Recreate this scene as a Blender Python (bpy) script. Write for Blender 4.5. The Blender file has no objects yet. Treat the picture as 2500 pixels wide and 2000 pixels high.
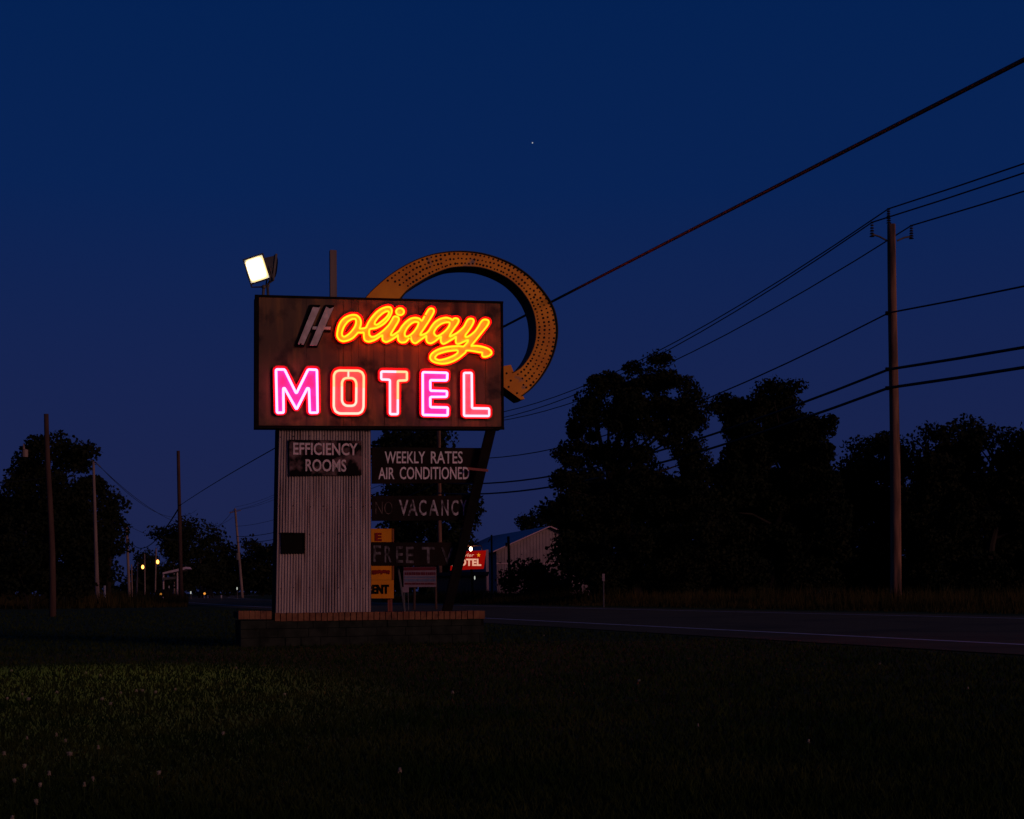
import bpy, math, random
import numpy as np
from mathutils import Vector, Matrix
random.seed(7); RNG = np.random.default_rng(7)
scene = bpy.context.scene
COL = scene.collection
R = math.radians

# ---------------------------------------------------------------- camera
CAM = Vector((0, 0, 0.8)); F = 3600.0; HY = 1440.0; ROLL = 0.011
AX = Vector((math.cos(ROLL), 0, -math.sin(ROLL))); AU = Vector((math.sin(ROLL), 0, math.cos(ROLL))); AF = Vector((0, 1, 0))
cd = bpy.data.cameras.new('camera'); cam = bpy.data.objects.new('camera', cd); COL.objects.link(cam)
cd.sensor_width = 36; cd.lens = F / 2500 * 36; cd.shift_y = (HY - 1000) / 2500
cd.clip_start = 0.1; cd.clip_end = 5000
m = Matrix((AX, AU, -AF)).transposed().to_4x4(); m.translation = CAM
cam.matrix_world = m
scene.camera = cam

# ---------------------------------------------------------------- sky, sun lamp for the motel lights, exposure
SUN_EL, SUN_AZ = R(11), R(-52)          # sun lamp standing in for unseen motel lights behind the camera, right
world = bpy.data.worlds.new('World'); scene.world = world; world.use_nodes = True
nt = world.node_tree; nt.nodes.clear()
out = nt.nodes.new('ShaderNodeOutputWorld'); bg = nt.nodes.new('ShaderNodeBackground')
sky = nt.nodes.new('ShaderNodeTexSky'); sky.sky_type = 'NISHITA'; sky.sun_disc = False
sky.sun_elevation = R(-4); sky.sun_rotation = R(180) + SUN_AZ * -1
geo = nt.nodes.new('ShaderNodeTexCoord'); sep = nt.nodes.new('ShaderNodeSeparateXYZ')
ramp = nt.nodes.new('ShaderNodeValToRGB'); mixn = nt.nodes.new('ShaderNodeMixRGB'); mixn.inputs[0].default_value = 0.97
nt.links.new(geo.outputs['Generated'], sep.inputs[0]); nt.links.new(sep.outputs['Z'], ramp.inputs[0])
el = ramp.color_ramp.elements
el[0].position = 0.0; el[0].color = (0.0112, 0.0166, 0.0640, 1)
el[1].position = 0.42; el[1].color = (0.0002, 0.0150, 0.0850, 1)
for p, c in ((0.06, (0.0108, 0.0172, 0.0730, 1)), (0.14, (0.0076, 0.0170, 0.0810, 1)), (0.26, (0.0022, 0.0164, 0.0890, 1))):
    e = el.new(p); e.color = c
nt.links.new(sky.outputs[0], mixn.inputs[1]); nt.links.new(ramp.outputs[0], mixn.inputs[2])
nt.links.new(mixn.outputs[0], bg.inputs[0]); bg.inputs[1].default_value = 1.0
nt.links.new(bg.outputs[0], out.inputs[0])
sd = bpy.data.lights.new('motel_light_sun', 'SUN'); motel_light_sun = bpy.data.objects.new('motel_light_sun', sd); COL.objects.link(motel_light_sun)
sd.energy = 0.74; sd.color = (1.0, 0.50, 0.42); sd.angle = R(14)
ldir = Vector((math.sin(SUN_AZ) * math.cos(SUN_EL), math.cos(SUN_AZ) * math.cos(SUN_EL), -math.sin(SUN_EL)))
motel_light_sun.rotation_euler = ldir.to_track_quat('-Z', 'Y').to_euler(); motel_light_sun.location = (20, -20, 10)
vs = scene.view_settings
vs.view_transform = 'Standard'; vs.look = 'None'; vs.exposure = 0; vs.gamma = 1
scene.display_settings.display_device = 'sRGB'
scene.cycles.use_denoising = True
scene.cycles.max_bounces = 5

# ---------------------------------------------------------------- pixel rays
def ray(x, y): return AX * ((x - 1250) / F) + AU * ((HY - y) / F) + AF
def W(x, y, D): return CAM + ray(x, y) * D
def G(x, y, z=0.0):
    r = ray(x, y); t = (z - CAM.z) / r.z
    return CAM + r * t
YAW = math.atan(0.257); SN = Vector((math.sin(YAW), -math.cos(YAW), 0))       # sign front normal
P0 = W(625, 1000, 22.0)
def S(x, y, off=0.0):
    r = ray(x, y); p = P0 - SN * off
    return CAM + r * ((p - CAM).dot(SN) / r.dot(SN))

# ---------------------------------------------------------------- mesh helpers
class MB:
    def __init__(s): s.v = []; s.f = []; s.m = []
    def poly(s, pts, mi=0):
        b = len(s.v); s.v += [Vector(p) for p in pts]; s.f.append(list(range(b, b + len(pts)))); s.m.append(mi)
    def prism(s, pts, vec, mi=0, side=None):
        side = mi if side is None else side
        n = len(pts); b = len(s.v); pts = [Vector(p) for p in pts]
        s.v += pts + [p + vec for p in pts]
        s.f.append(list(range(b, b + n))); s.m.append(mi)
        s.f.append(list(range(b + 2 * n - 1, b + n - 1, -1))); s.m.append(side)
        for i in range(n):
            j = (i + 1) % n
            s.f.append([b + j, b + i, b + n + i, b + n + j]); s.m.append(side)
    def box(s, c, sx, sy, sz, rz=0.0, mi=0, rot=None):
        M = rot if rot else Matrix.Rotation(rz, 3, 'Z')
        c = Vector(c)
        q = [M @ Vector((x * sx / 2, y * sy / 2, -sz / 2)) + c for x, y in ((-1, -1), (1, -1), (1, 1), (-1, 1))]
        s.prism(q, M @ Vector((0, 0, sz)), mi)
    def tube(s, pts, rad, sides=8, closed=False, mi=0, caps=True):
        pts = [Vector(p) for p in pts]; n = len(pts)
        if not hasattr(rad, '__len__'): rad = [rad] * n
        b = len(s.v)
        t0 = (pts[1] - pts[0]).normalized()
        ref = Vector((0, 0, 1)) if abs(t0.z) < 0.9 else Vector((1, 0, 0))
        nrm = (ref - t0 * ref.dot(t0)).normalized()
        for i in range(n):
            if closed: t = pts[(i + 1) % n] - pts[i - 1]
            else: t = pts[min(i + 1, n - 1)] - pts[max(i - 1, 0)]
            t.normalize()
            nrm = nrm - t * nrm.dot(t)
            if nrm.length < 1e-6: nrm = t.orthogonal()
            nrm.normalize(); bn = t.cross(nrm)
            for k in range(sides):
                a = 2 * math.pi * k / sides
                s.v.append(pts[i] + (nrm * math.cos(a) + bn * math.sin(a)) * rad[i])
        for i in range(n if closed else n - 1):
            j = (i + 1) % n; mm = mi(i) if callable(mi) else mi
            for k in range(sides):
                l = (k + 1) % sides
                s.f.append([b + i * sides + k, b + i * sides + l, b + j * sides + l, b + j * sides + k]); s.m.append(mm)
        if caps and not closed:
            mm = mi(0) if callable(mi) else mi
            s.f.append([b + k for k in range(sides)][::-1]); s.m.append(mm)
            s.f.append([b + (n - 1) * sides + k for k in range(sides)]); s.m.append(mm)
    def disc(s, c, n, r, k=8, mi=0):
        n = n.normalized(); a = n.orthogonal().normalized(); b2 = n.cross(a)
        s.poly([Vector(c) + (a * math.cos(2 * math.pi * i / k) + b2 * math.sin(2 * math.pi * i / k)) * r for i in range(k)], mi)
    def ball(s, c, r, mi=0, seg=10, rings=6, sc=(1, 1, 1)):
        b = len(s.v); c = Vector(c)
        for i in range(rings + 1):
            th = math.pi * i / rings
            for k in range(seg):
                a = 2 * math.pi * k / seg
                s.v.append(c + Vector((math.sin(th) * math.cos(a) * sc[0], math.sin(th) * math.sin(a) * sc[1], math.cos(th) * sc[2])) * r)
        for i in range(rings):
            for k in range(seg):
                l = (k + 1) % seg
                s.f.append([b + i * seg + k, b + i * seg + l, b + (i + 1) * seg + l, b + (i + 1) * seg + k]); s.m.append(mi)

def link(name, mb, mats, parent=None, base=Vector((0, 0, 0)), smooth=False):
    me = bpy.data.meshes.new(name)
    if isinstance(mb, MB):
        me.from_pydata([tuple(v - base) for v in mb.v], [], mb.f)
        me.polygons.foreach_set('material_index', mb.m)
    else:
        me = mb
    if not isinstance(mats, (list, tuple)): mats = [mats]
    for mt in mats: me.materials.append(mt)
    if smooth: me.polygons.foreach_set('use_smooth', [True] * len(me.polygons))
    me.update()
    o = bpy.data.objects.new(name, me); COL.objects.link(o)
    if parent: o.parent = parent
    return o
def tag(o, label=None, cat=None, group=None, kind=None):
    if label: o['label'] = label
    if cat: o['category'] = cat
    if group: o['group'] = group
    if kind: o['kind'] = kind
    return o
class Thing:
    def __init__(s, name, loc, label, cat, group=None):
        s.o = bpy.data.objects.new(name, None); COL.objects.link(s.o); s.b = Vector(loc); s.o.location = s.b
        s.o.empty_display_size = 0.2
        tag(s.o, label, cat, group)
    def part(s, name, mb, mats, parent=None, label=None, smooth=False):
        o = link(name, mb, mats, parent or s.o, s.b, smooth)
        if label: o['label'] = label
        return o
def single(name, mb, mats, loc, label, cat, group=None, kind=None, smooth=False):
    loc = Vector(loc); o = link(name, mb, mats, None, loc, smooth); o.location = loc
    return tag(o, label, cat, group, kind)

def quads_mesh(name, V, k=4):
    """V: (n*k,3) array of separate k-gons"""
    n = len(V) // k
    me = bpy.data.meshes.new(name)
    me.vertices.add(n * k); me.vertices.foreach_set('co', np.asarray(V, dtype=np.float32).ravel())
    me.loops.add(n * k); me.loops.foreach_set('vertex_index', np.arange(n * k, dtype=np.int32))
    me.polygons.add(n); me.polygons.foreach_set('loop_start', np.arange(0, n * k, k, dtype=np.int32))
    me.polygons.foreach_set('loop_total', np.full(n, k, dtype=np.int32))
    me.update(calc_edges=True); me.validate()
    return me

def catmull(P, closed=True, step=2.0):
    P = [np.array(p, float) for p in P]; n = len(P); out = []
    for i in range(n if closed else n - 1):
        p1, p2 = P[i], P[(i + 1) % n]
        p0 = P[i - 1] if (closed or i > 0) else p1
        p3 = P[(i + 2) % n] if (closed or i + 2 < n) else p2
        L = np.linalg.norm(p2 - p1); k = max(1, int(L / step))
        a = np.linalg.norm(p1 - p0) + 1e-6; b = L + 1e-6; c = np.linalg.norm(p3 - p2) + 1e-6
        m1 = ((p2 - p0) / (a + b)) * L if (a + b) else 0; m2 = ((p3 - p1) / (b + c)) * L
        for j in range(k):
            t = j / k; t2 = t * t; t3 = t2 * t
            out.append(p1 * (2 * t3 - 3 * t2 + 1) + m1 * 0.8 * (t3 - 2 * t2 + t) + p2 * (-2 * t3 + 3 * t2) + m2 * 0.8 * (t3 - t2))
    if not closed: out.append(P[-1])
    return out
def rounded(P, r=3.0, step=2.5, closed=True):
    """polyline with filleted corners"""
    P = [np.array(p, float) for p in P]; n = len(P); out = []
    for i in range(n):
        p, a, b = P[i], P[i - 1], P[(i + 1) % n]
        da, db = a - p, b - p; la, lb = np.linalg.norm(da), np.linalg.norm(db)
        rr = min(r, la * 0.45, lb * 0.45)
        q0, q1 = p + da / la * rr, p + db / lb * rr
        for t in (0, 0.33, 0.67, 1.0):
            out.append(q0 * (1 - t) ** 2 + p * 2 * t * (1 - t) + q1 * t * t)
    res = []
    for i in range(len(out)):
        a, b = out[i], out[(i + 1) % len(out)]
        L = np.linalg.norm(b - a); k = max(1, int(L / step))
        for j in range(k): res.append(a + (b - a) * j / k)
    return res

def sdf_plate(loops, offset, off_front, depth, shift=(0, 0), cell=1.25, mi=0, side=0, rim=None):
    """solid plate round a set of closed outlines (even-odd), grown by offset (in outline units), on the sign plane"""
    segs = []
    for L in loops:
        A = np.array(L, float); segs.append(np.stack([A, np.roll(A, -1, 0)], 1))
    Sg = np.concatenate(segs); lo = Sg.reshape(-1, 2).min(0) - offset - 3; hi = Sg.reshape(-1, 2).max(0) + offset + 3
    xs = np.arange(lo[0], hi[0], cell); ys = np.arange(lo[1], hi[1], cell)
    X, Y = np.meshgrid(xs, ys); pts = np.stack([X.ravel(), Y.ravel()], 1)
    d = np.full(len(pts), 1e9); ins = np.zeros(len(pts), bool)
    for a, b in Sg:
        e = b - a; L2 = e @ e + 1e-12
        t = np.clip(((pts - a) @ e) / L2, 0, 1)
        q = pts - a - t[:, None] * e
        d = np.minimum(d, (q * q).sum(1))
        c = (a[1] > pts[:, 1]) != (b[1] > pts[:, 1])
        if a[1] != b[1]:
            ins ^= c & (pts[:, 0] < (b[0] - a[0]) * (pts[:, 1] - a[1]) / (b[1] - a[1]) + a[0])
    d = np.sqrt(d); sdv = (np.where(ins, -d, d) - offset).reshape(X.shape)
    mb = MB(); vid = {}; ny, nx = X.shape; v2 = []
    def vert(key, x, y):
        if key not in vid: vid[key] = len(v2); v2.append((x, y))
        return vid[key]
    faces = []; fm = []
    neg = sdv < 0
    anyn = neg[:-1, :-1] | neg[1:, :-1] | neg[:-1, 1:] | neg[1:, 1:]
    for j, i in zip(*np.nonzero(anyn)):
        c = [(j, i), (j, i + 1), (j + 1, i + 1), (j + 1, i)]; poly = []
        for k in range(4):
            a, b = c[k], c[(k + 1) % 4]; sa, sb = sdv[a], sdv[b]
            if sa < 0: poly.append(vert(('v',) + a, xs[a[1]], ys[a[0]]))
            if (sa < 0) != (sb < 0):
                t = sa / (sa - sb); key = ('e',) + (a + b if a < b else b + a)
                poly.append(vert(key, xs[a[1]] + (xs[b[1]] - xs[a[1]]) * t, ys[a[0]] + (ys[b[0]] - ys[a[0]]) * t))
        if len(poly) >= 3:
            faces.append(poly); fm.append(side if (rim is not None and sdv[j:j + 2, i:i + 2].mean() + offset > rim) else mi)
    edge = {}
    for f in faces:
        for k in range(len(f)):
            a, b = f[k], f[(k + 1) % len(f)]
            if (b, a) in edge: del edge[(b, a)]
            else: edge[(a, b)] = 1
    mb.v = [S(x + shift[0], y + shift[1], off_front) for x, y in v2]
    mb.f = [f[::-1] for f in faces]; mb.m = fm
    back = {}
    for a, b in edge:
        for q in (a, b):
            if q not in back: back[q] = len(mb.v); mb.v.append(mb.v[q] - SN * depth)
        mb.f.append([a, b, back[b], back[a]]); mb.m.append(side)
    return mb

def text_verts(s, bold=0.0, res=3, space=1.0):
    c = bpy.data.curves.new('tmp_text', 'FONT'); c.body = s; c.offset = bold; c.resolution_u = res; c.space_character = space
    o = bpy.data.objects.new('tmp_text', c); COL.objects.link(o)
    bpy.context.view_layer.update()
    me = bpy.data.meshes.new_from_object(o.evaluated_get(bpy.context.evaluated_depsgraph_get()))
    V = [tuple(v.co) for v in me.vertices]; Fc = [list(p.vertices) for p in me.polygons]
    bpy.data.objects.remove(o); bpy.data.meshes.remove(me); bpy.data.curves.remove(c)
    return V, Fc
def text_on(mb, s, box, place, thick, bold=0.0, mi=0, slant=0.0, space=1.0):
    """box = (x0, y_top, x1, y_bottom); place(x, y) -> point, thick = Vector pushed behind the face"""
    V, Fc = text_verts(s, bold, space=space)
    xs = [v[0] for v in V]; ys = [v[1] for v in V]; x0, x1, y0, y1 = min(xs), max(xs), min(ys), max(ys)
    b = len(mb.v); n = len(V); P = []
    for v in V:
        u = (v[0] - x0) / (x1 - x0); w = (v[1] - y0) / (y1 - y0)
        P.append(place(box[0] + (box[2] - box[0]) * u + slant * (w - 0.5), box[3] + (box[1] - box[3]) * w))
    mb.v += P; edge = {}
    for f in Fc:
        mb.f.append([b + i for i in f]); mb.m.append(mi)
        for k in range(len(f)):
            e = (f[k], f[(k + 1) % len(f)])
            if (e[1], e[0]) in edge: del edge[(e[1], e[0])]
            else: edge[e] = 1
    bb = len(mb.v); mb.v += [p + thick for p in P]
    for a, c in edge:
        mb.f.append([b + c, b + a, bb + a, bb + c]); mb.m.append(mi)

# ---------------------------------------------------------------- materials
def newmat(name):
    mt = bpy.data.materials.new(name); mt.use_nodes = True
    n = mt.node_tree; return mt, n, n.nodes['Principled BSDF']
def pm(name, c1, c2=None, scale=3.0, stretch=(1, 1, 1), rough=0.7, metal=0.0, bump=0.0, detail=6, lo=0.35, hi=0.65, c3=None, scale3=1.0, lo3=0.55, hi3=0.7, spec=0.3):
    mt, n, bs = newmat(name); L = n.links.new
    bs.inputs['Roughness'].default_value = rough; bs.inputs['Metallic'].default_value = metal
    bs.inputs['Specular IOR Level'].default_value = spec
    if c2 is None: c2 = tuple(x * 0.75 for x in c1)
    tc = n.nodes.new('ShaderNodeTexCoord'); mp = n.nodes.new('ShaderNodeMapping'); mp.inputs['Scale'].default_value = stretch
    L(tc.outputs['Object'], mp.inputs[0])
    nz = n.nodes.new('ShaderNodeTexNoise'); nz.inputs['Scale'].default_value = scale; nz.inputs['Detail'].default_value = detail
    L(mp.outputs[0], nz.inputs[0])
    rp = n.nodes.new('ShaderNodeValToRGB'); rp.color_ramp.elements[0].position = lo; rp.color_ramp.elements[1].position = hi
    rp.color_ramp.elements[0].color = (*c1, 1); rp.color_ramp.elements[1].color = (*c2, 1)
    L(nz.outputs['Fac'], rp.inputs[0]); colout = rp.outputs[0]
    if c3:
        n3 = n.nodes.new('ShaderNodeTexNoise'); n3.inputs['Scale'].default_value = scale3; n3.inputs['Detail'].default_value = 8
        L(mp.outputs[0], n3.inputs[0])
        r3 = n.nodes.new('ShaderNodeMapRange'); r3.inputs[1].default_value = lo3; r3.inputs[2].default_value = hi3
        L(n3.outputs['Fac'], r3.inputs[0])
        mx = n.nodes.new('ShaderNodeMixRGB'); mx.inputs[2].default_value = (*c3, 1)
        L(r3.outputs[0], mx.inputs[0]); L(colout, mx.inputs[1]); colout = mx.outputs[0]
    L(colout, bs.inputs['Base Color'])
    if bump:
        bp = n.nodes.new('ShaderNodeBump'); bp.inputs['Strength'].default_value = bump; bp.inputs['Distance'].default_value = 0.02
        L(nz.outputs['Fac'], bp.inputs['Height']); L(bp.outputs[0], bs.inputs['Normal'])
    return mt
def em(name, c, strength=1.0):
    mt = bpy.data.materials.new(name); mt.use_nodes = True; n = mt.node_tree; n.nodes.clear()
    e = n.nodes.new('ShaderNodeEmission'); o = n.nodes.new('ShaderNodeOutputMaterial')
    e.inputs[0].default_value = (*c, 1); e.inputs[1].default_value = strength
    n.links.new(e.outputs[0], o.inputs[0]); return mt

M = {}
M['lawn'] = pm('lawn_soil', (0.018, 0.032, 0.006), (0.028, 0.038, 0.008), 1.2, rough=1, lo=0.3, hi=0.7, bump=0.4, spec=0.05)
M['blade'] = pm('grass_blade', (0.009, 0.021, 0.004), (0.024, 0.032, 0.007), 0.9, rough=0.9, lo=0.35, hi=0.62, spec=0.03)
M['tall'] = pm('tall_grass', (0.042, 0.030, 0.009), (0.022, 0.023, 0.007), 0.35, rough=1, spec=0.05)
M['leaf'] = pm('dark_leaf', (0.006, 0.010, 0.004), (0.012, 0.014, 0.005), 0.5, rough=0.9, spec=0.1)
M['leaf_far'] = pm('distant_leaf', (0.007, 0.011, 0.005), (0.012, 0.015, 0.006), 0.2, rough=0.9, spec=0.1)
M['bark'] = pm('bark', (0.020, 0.016, 0.012), (0.012, 0.009, 0.007), 4, (1, 1, 0.2), rough=1, bump=0.5)
M['asphalt'] = pm('asphalt', (0.090, 0.074, 0.036), (0.070, 0.058, 0.028), 5, rough=0.95, c3=(0.045, 0.038, 0.020), scale3=0.5, lo3=0.48, hi3=0.72, spec=0.05)
M['paint'] = pm('road_paint', (0.42, 0.40, 0.40), (0.24, 0.23, 0.23), 3, rough=0.8, lo=0.4, hi=0.75)
M['pole'] = pm('weathered_pole_wood', (0.26, 0.125, 0.072), (0.12, 0.058, 0.036), 7, (1, 1, 0.12), rough=0.9, bump=0.9, c3=(0.045, 0.026, 0.020), scale3=3.0, lo3=0.50, hi3=0.64)
M['polegrey'] = pm('grey_pole_wood', (0.24, 0.17, 0.14), (0.14, 0.10, 0.085), 5, (1, 1, 0.1), rough=0.9)
M['darkpole'] = pm('dark_pole_wood', (0.085, 0.050, 0.038), (0.05, 0.03, 0.024), 6, (1, 1, 0.12), rough=0.95, bump=0.9, spec=0.05)
M['steel'] = pm('dull_steel', (0.12, 0.11, 0.10), (0.07, 0.065, 0.06), 4, rough=0.6, metal=0.2)
M['dark'] = pm('black_metal', (0.010, 0.008, 0.007), (0.006, 0.005, 0.005), 5, rough=0.9, spec=0.04)
M['wire'] = pm('black_cable', (0.010, 0.010, 0.011), (0.007, 0.007, 0.008), 5, rough=0.7)
M['insul'] = pm('brown_porcelain', (0.035, 0.025, 0.02), (0.025, 0.018, 0.015), 5, rough=0.35)
M['corr'] = pm('galvanised_sheet', (0.37, 0.29, 0.27), (0.25, 0.19, 0.18), 3.0, (6, 6, 0.5), rough=0.55, metal=0.25, c3=(0.12, 0.065, 0.05), scale3=3.2, lo3=0.54, hi3=0.76)
M['cap_brick'] = pm('cap_brick', (0.23, 0.105, 0.050), (0.15, 0.062, 0.034), 9, rough=0.95, spec=0.05, bump=0.5, c3=(0.05, 0.03, 0.024), scale3=5, lo3=0.55, hi3=0.75)
M['mortar'] = pm('dark_mortar', (0.012, 0.010, 0.009), (0.008, 0.007, 0.006), 9, rough=1, spec=0.03)
M['stone'] = pm('rough_block', (0.026, 0.030, 0.022), (0.013, 0.015, 0.011), 6, rough=1, bump=0.8, spec=0.03)
M['board'] = pm('weathered_black_board', (0.010, 0.007, 0.006), (0.018, 0.011, 0.009), 4, (1, 1, 0.6), rough=0.85, c3=(0.007, 0.005, 0.005), scale3=2.5, spec=0.04)
M['effboard'] = pm('peeling_black_panel', (0.008, 0.006, 0.006), (0.15, 0.095, 0.09), 5.5, spec=0.04, rough=0.9, lo=0.50, hi=0.66)
M['effletter'] = pm('grey_painted_letters', (0.62, 0.55, 0.53), (0.46, 0.40, 0.38), 14, rough=0.8)
M['whiteletter'] = pm('white_cut_letters', (0.74, 0.68, 0.66), (0.58, 0.52, 0.50), 10, rough=0.7)
M['worn'] = pm('worn_away_white_paint', (0.030, 0.024, 0.024), (0.40, 0.36, 0.37), 16, (1, 1, 0.7), rough=0.9, lo=0.36, hi=0.56)
M['worn2'] = pm('faded_white_paint', (0.020, 0.016, 0.016), (0.15, 0.13, 0.135), 15, (1, 1, 0.7), rough=0.9, lo=0.38, hi=0.62)
M['ghost'] = pm('ghost_of_paint', (0.020, 0.014, 0.012), (0.14, 0.10, 0.08), 10, rough=0.9, lo=0.36, hi=0.6)
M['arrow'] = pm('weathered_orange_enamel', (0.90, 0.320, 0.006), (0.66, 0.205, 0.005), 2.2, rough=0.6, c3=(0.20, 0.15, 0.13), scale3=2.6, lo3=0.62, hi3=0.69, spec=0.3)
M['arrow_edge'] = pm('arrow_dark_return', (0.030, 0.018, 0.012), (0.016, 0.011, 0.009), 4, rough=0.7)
M['socket'] = pm('empty_bulb_socket', (0.022, 0.012, 0.008), (0.012, 0.008, 0.006), 5, rough=0.9)
M['pan'] = pm('cream_enamel_pan', (0.80, 0.76, 0.14), (0.72, 0.62, 0.10), 8, rough=0.6)
M['pan_magenta'] = pm('pink_enamel_pan', (0.85, 0.09, 0.50), (0.82, 0.06, 0.42), 9, rough=0.6)
M['pan_coral'] = pm('coral_enamel_pan', (0.85, 0.25, 0.36), (0.80, 0.19, 0.30), 9, rough=0.6)
M['glow_rim'] = pm('red_painted_glow_rim', (0.75, 0.012, 0.02), (0.65, 0.010, 0.016), 8, rough=0.6)  # red border paints the neon halo around the letters
M['hplate'] = pm('grey_unlit_letter', (0.66, 0.56, 0.52), (0.48, 0.38, 0.35), 9, rough=0.8, c3=(0.06, 0.028, 0.022), scale3=7, lo3=0.64, hi3=0.70)
M['neon_amber'] = em('amber_red_neon', (15.0, 0.94, 0.02))
M['neon_pink'] = em('pink_neon', (8.0, 0.90, 2.4))
M['neon_peach'] = em('peach_neon', (9.0, 0.86, 0.66))
M['neon_gold'] = em('gold_neon', (9.0, 0.80, 0.38))
M['neon_salmon'] = em('salmon_neon', (8.0, 0.90, 1.15))
M['yellow'] = pm('yellow_sign_face', (0.85, 0.30, 0.010), (0.72, 0.235, 0.009), 3, rough=0.5)
M['yellow_dim'] = pm('yellow_sign_edge', (0.34, 0.10, 0.02), None, 3, rough=0.6)
M['redpaint'] = pm('red_paint', (0.36, 0.02, 0.015), None, 4, rough=0.6)
M['blacktext'] = pm('black_lettering', (0.008, 0.006, 0.005), None, 4, rough=0.9, spec=0.04)
M['redtext'] = pm('red_lettering', (0.30, 0.012, 0.008), None, 4, rough=0.6)
M['whitesign'] = pm('white_sign_face', (0.25, 0.17, 0.19), (0.19, 0.125, 0.145), 2, rough=0.6)
M['bluesign'] = pm('blue_grey_band', (0.13, 0.15, 0.22), None, 2, rough=0.6)
M['maroon'] = pm('maroon_band', (0.13, 0.012, 0.018), None, 3, rough=0.6)
M['post'] = pm('red_brown_post', (0.26, 0.075, 0.055), (0.18, 0.05, 0.04), 5, (1, 1, 0.2), rough=0.8)
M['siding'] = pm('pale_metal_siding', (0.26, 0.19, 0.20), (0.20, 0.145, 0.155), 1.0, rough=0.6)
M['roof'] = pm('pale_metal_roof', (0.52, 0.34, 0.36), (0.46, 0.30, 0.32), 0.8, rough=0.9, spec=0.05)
M['teal'] = pm('dark_teal_siding', (0.035, 0.048, 0.055), (0.026, 0.036, 0.042), 1.0, rough=0.7)
M['tyre'] = pm('black_wheel', (0.014, 0.012, 0.012), None, 4, rough=0.9)
M['lampglass'] = em('lit_floodlight_glass', (1.0, 0.93, 0.78), 40)
M['lampedge'] = em('floodlight_bloom_edge', (1.0, 0.70, 0.28), 1.3); M['lampwarm'] = em('floodlight_bloom_warm', (1.0, 0.80, 0.45), 2.2)  # dimmer warm rings imitate the soft bloom round the lamp
M['streetlamp'] = em('lit_sodium_lamp', (1.0, 0.40, 0.07), 5)
M['bulb'] = em('lit_bulb', (1.0, 0.85, 0.5), 8)
M['amber'] = em('amber_lamp', (1.0, 0.36, 0.05), 0.9)
M['reflector_glow'] = em('white_reflector_glow', (0.85, 0.9, 0.8), 0.55)  # emission put on reflectors in place of returned light
M['litred'] = em('emissive_red_panel', (0.24, 0.002, 0.001), 1.0)  # emission stands in for the overhead bulb's light on panel, letters and star
M['litwhite'] = em('emissive_letters', (0.75, 0.36, 0.24), 1.0)
M['litstar'] = em('emissive_star', (0.75, 0.24, 0.01), 1.0)
M['whitepaint'] = pm('white_paint', (0.55, 0.52, 0.52), None, 3, rough=0.6)
M['clover'] = pm('clover_petals', (0.20, 0.17, 0.12), (0.14, 0.115, 0.085), 60, rough=0.9)
M['stem'] = pm('clover_stem', (0.05, 0.07, 0.02), None, 30, rough=0.9)
M['canopy'] = pm('canopy_fascia', (0.55, 0.42, 0.44), None, 2, rough=0.6)

def cabinet_mat():
    mt, n, bs = newmat('rusted_brown_sheet'); L = n.links.new
    bs.inputs['Roughness'].default_value = 0.75; bs.inputs['Specular IOR Level'].default_value = 0.25
    tc = n.nodes.new('ShaderNodeTexCoord')
    def noise(sc, stretch, det=7):
        mp = n.nodes.new('ShaderNodeMapping'); mp.inputs['Scale'].default_value = stretch; L(tc.outputs['Object'], mp.inputs[0])
        z = n.nodes.new('ShaderNodeTexNoise'); z.inputs['Scale'].default_value = sc; z.inputs['Detail'].default_value = det; L(mp.outputs[0], z.inputs[0]); return z.outputs['Fac']
    def mr(v, a, b):
        r = n.nodes.new('ShaderNodeMapRange'); r.inputs[1].default_value = a; r.inputs[2].default_value = b; L(v, r.inputs[0]); return r.outputs[0]
    def mix(f, a, b):
        x = n.nodes.new('ShaderNodeMixRGB'); L(f, x.inputs[0])
        if isinstance(a, tuple): x.inputs[1].default_value = (*a, 1)
        else: L(a, x.inputs[1])
        x.inputs[2].default_value = (*b, 1); return x.outputs[0]
    c = mix(mr(noise(1.7, (1, 1, 1)), 0.35, 0.65), (0.125, 0.066, 0.036), (0.070, 0.040, 0.026))
    c = mix(mr(noise(2.2, (3.0, 3.0, 0.35)), 0.46, 0.66), c, (0.20, 0.095, 0.036))       # rust runs
    c = mix(mr(noise(3.0, (1, 1, 1)), 0.52, 0.68), c, (0.024, 0.015, 0.012))             # dark weathered patches
    c = mix(mr(noise(1.2, (5.0, 5.0, 0.16)), 0.60, 0.72), c, (0.030, 0.018, 0.014))      # drips
    L(c, bs.inputs['Base Color'])
    bp = n.nodes.new('ShaderNodeBump'); bp.inputs['Strength'].default_value = 0.4; bp.inputs['Distance'].default_value = 0.015
    L(noise(2.5, (1, 1, 0.5)), bp.inputs['Height']); L(bp.outputs[0], bs.inputs['Normal'])
    return mt
M['cabinet'] = cabinet_mat()

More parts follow.
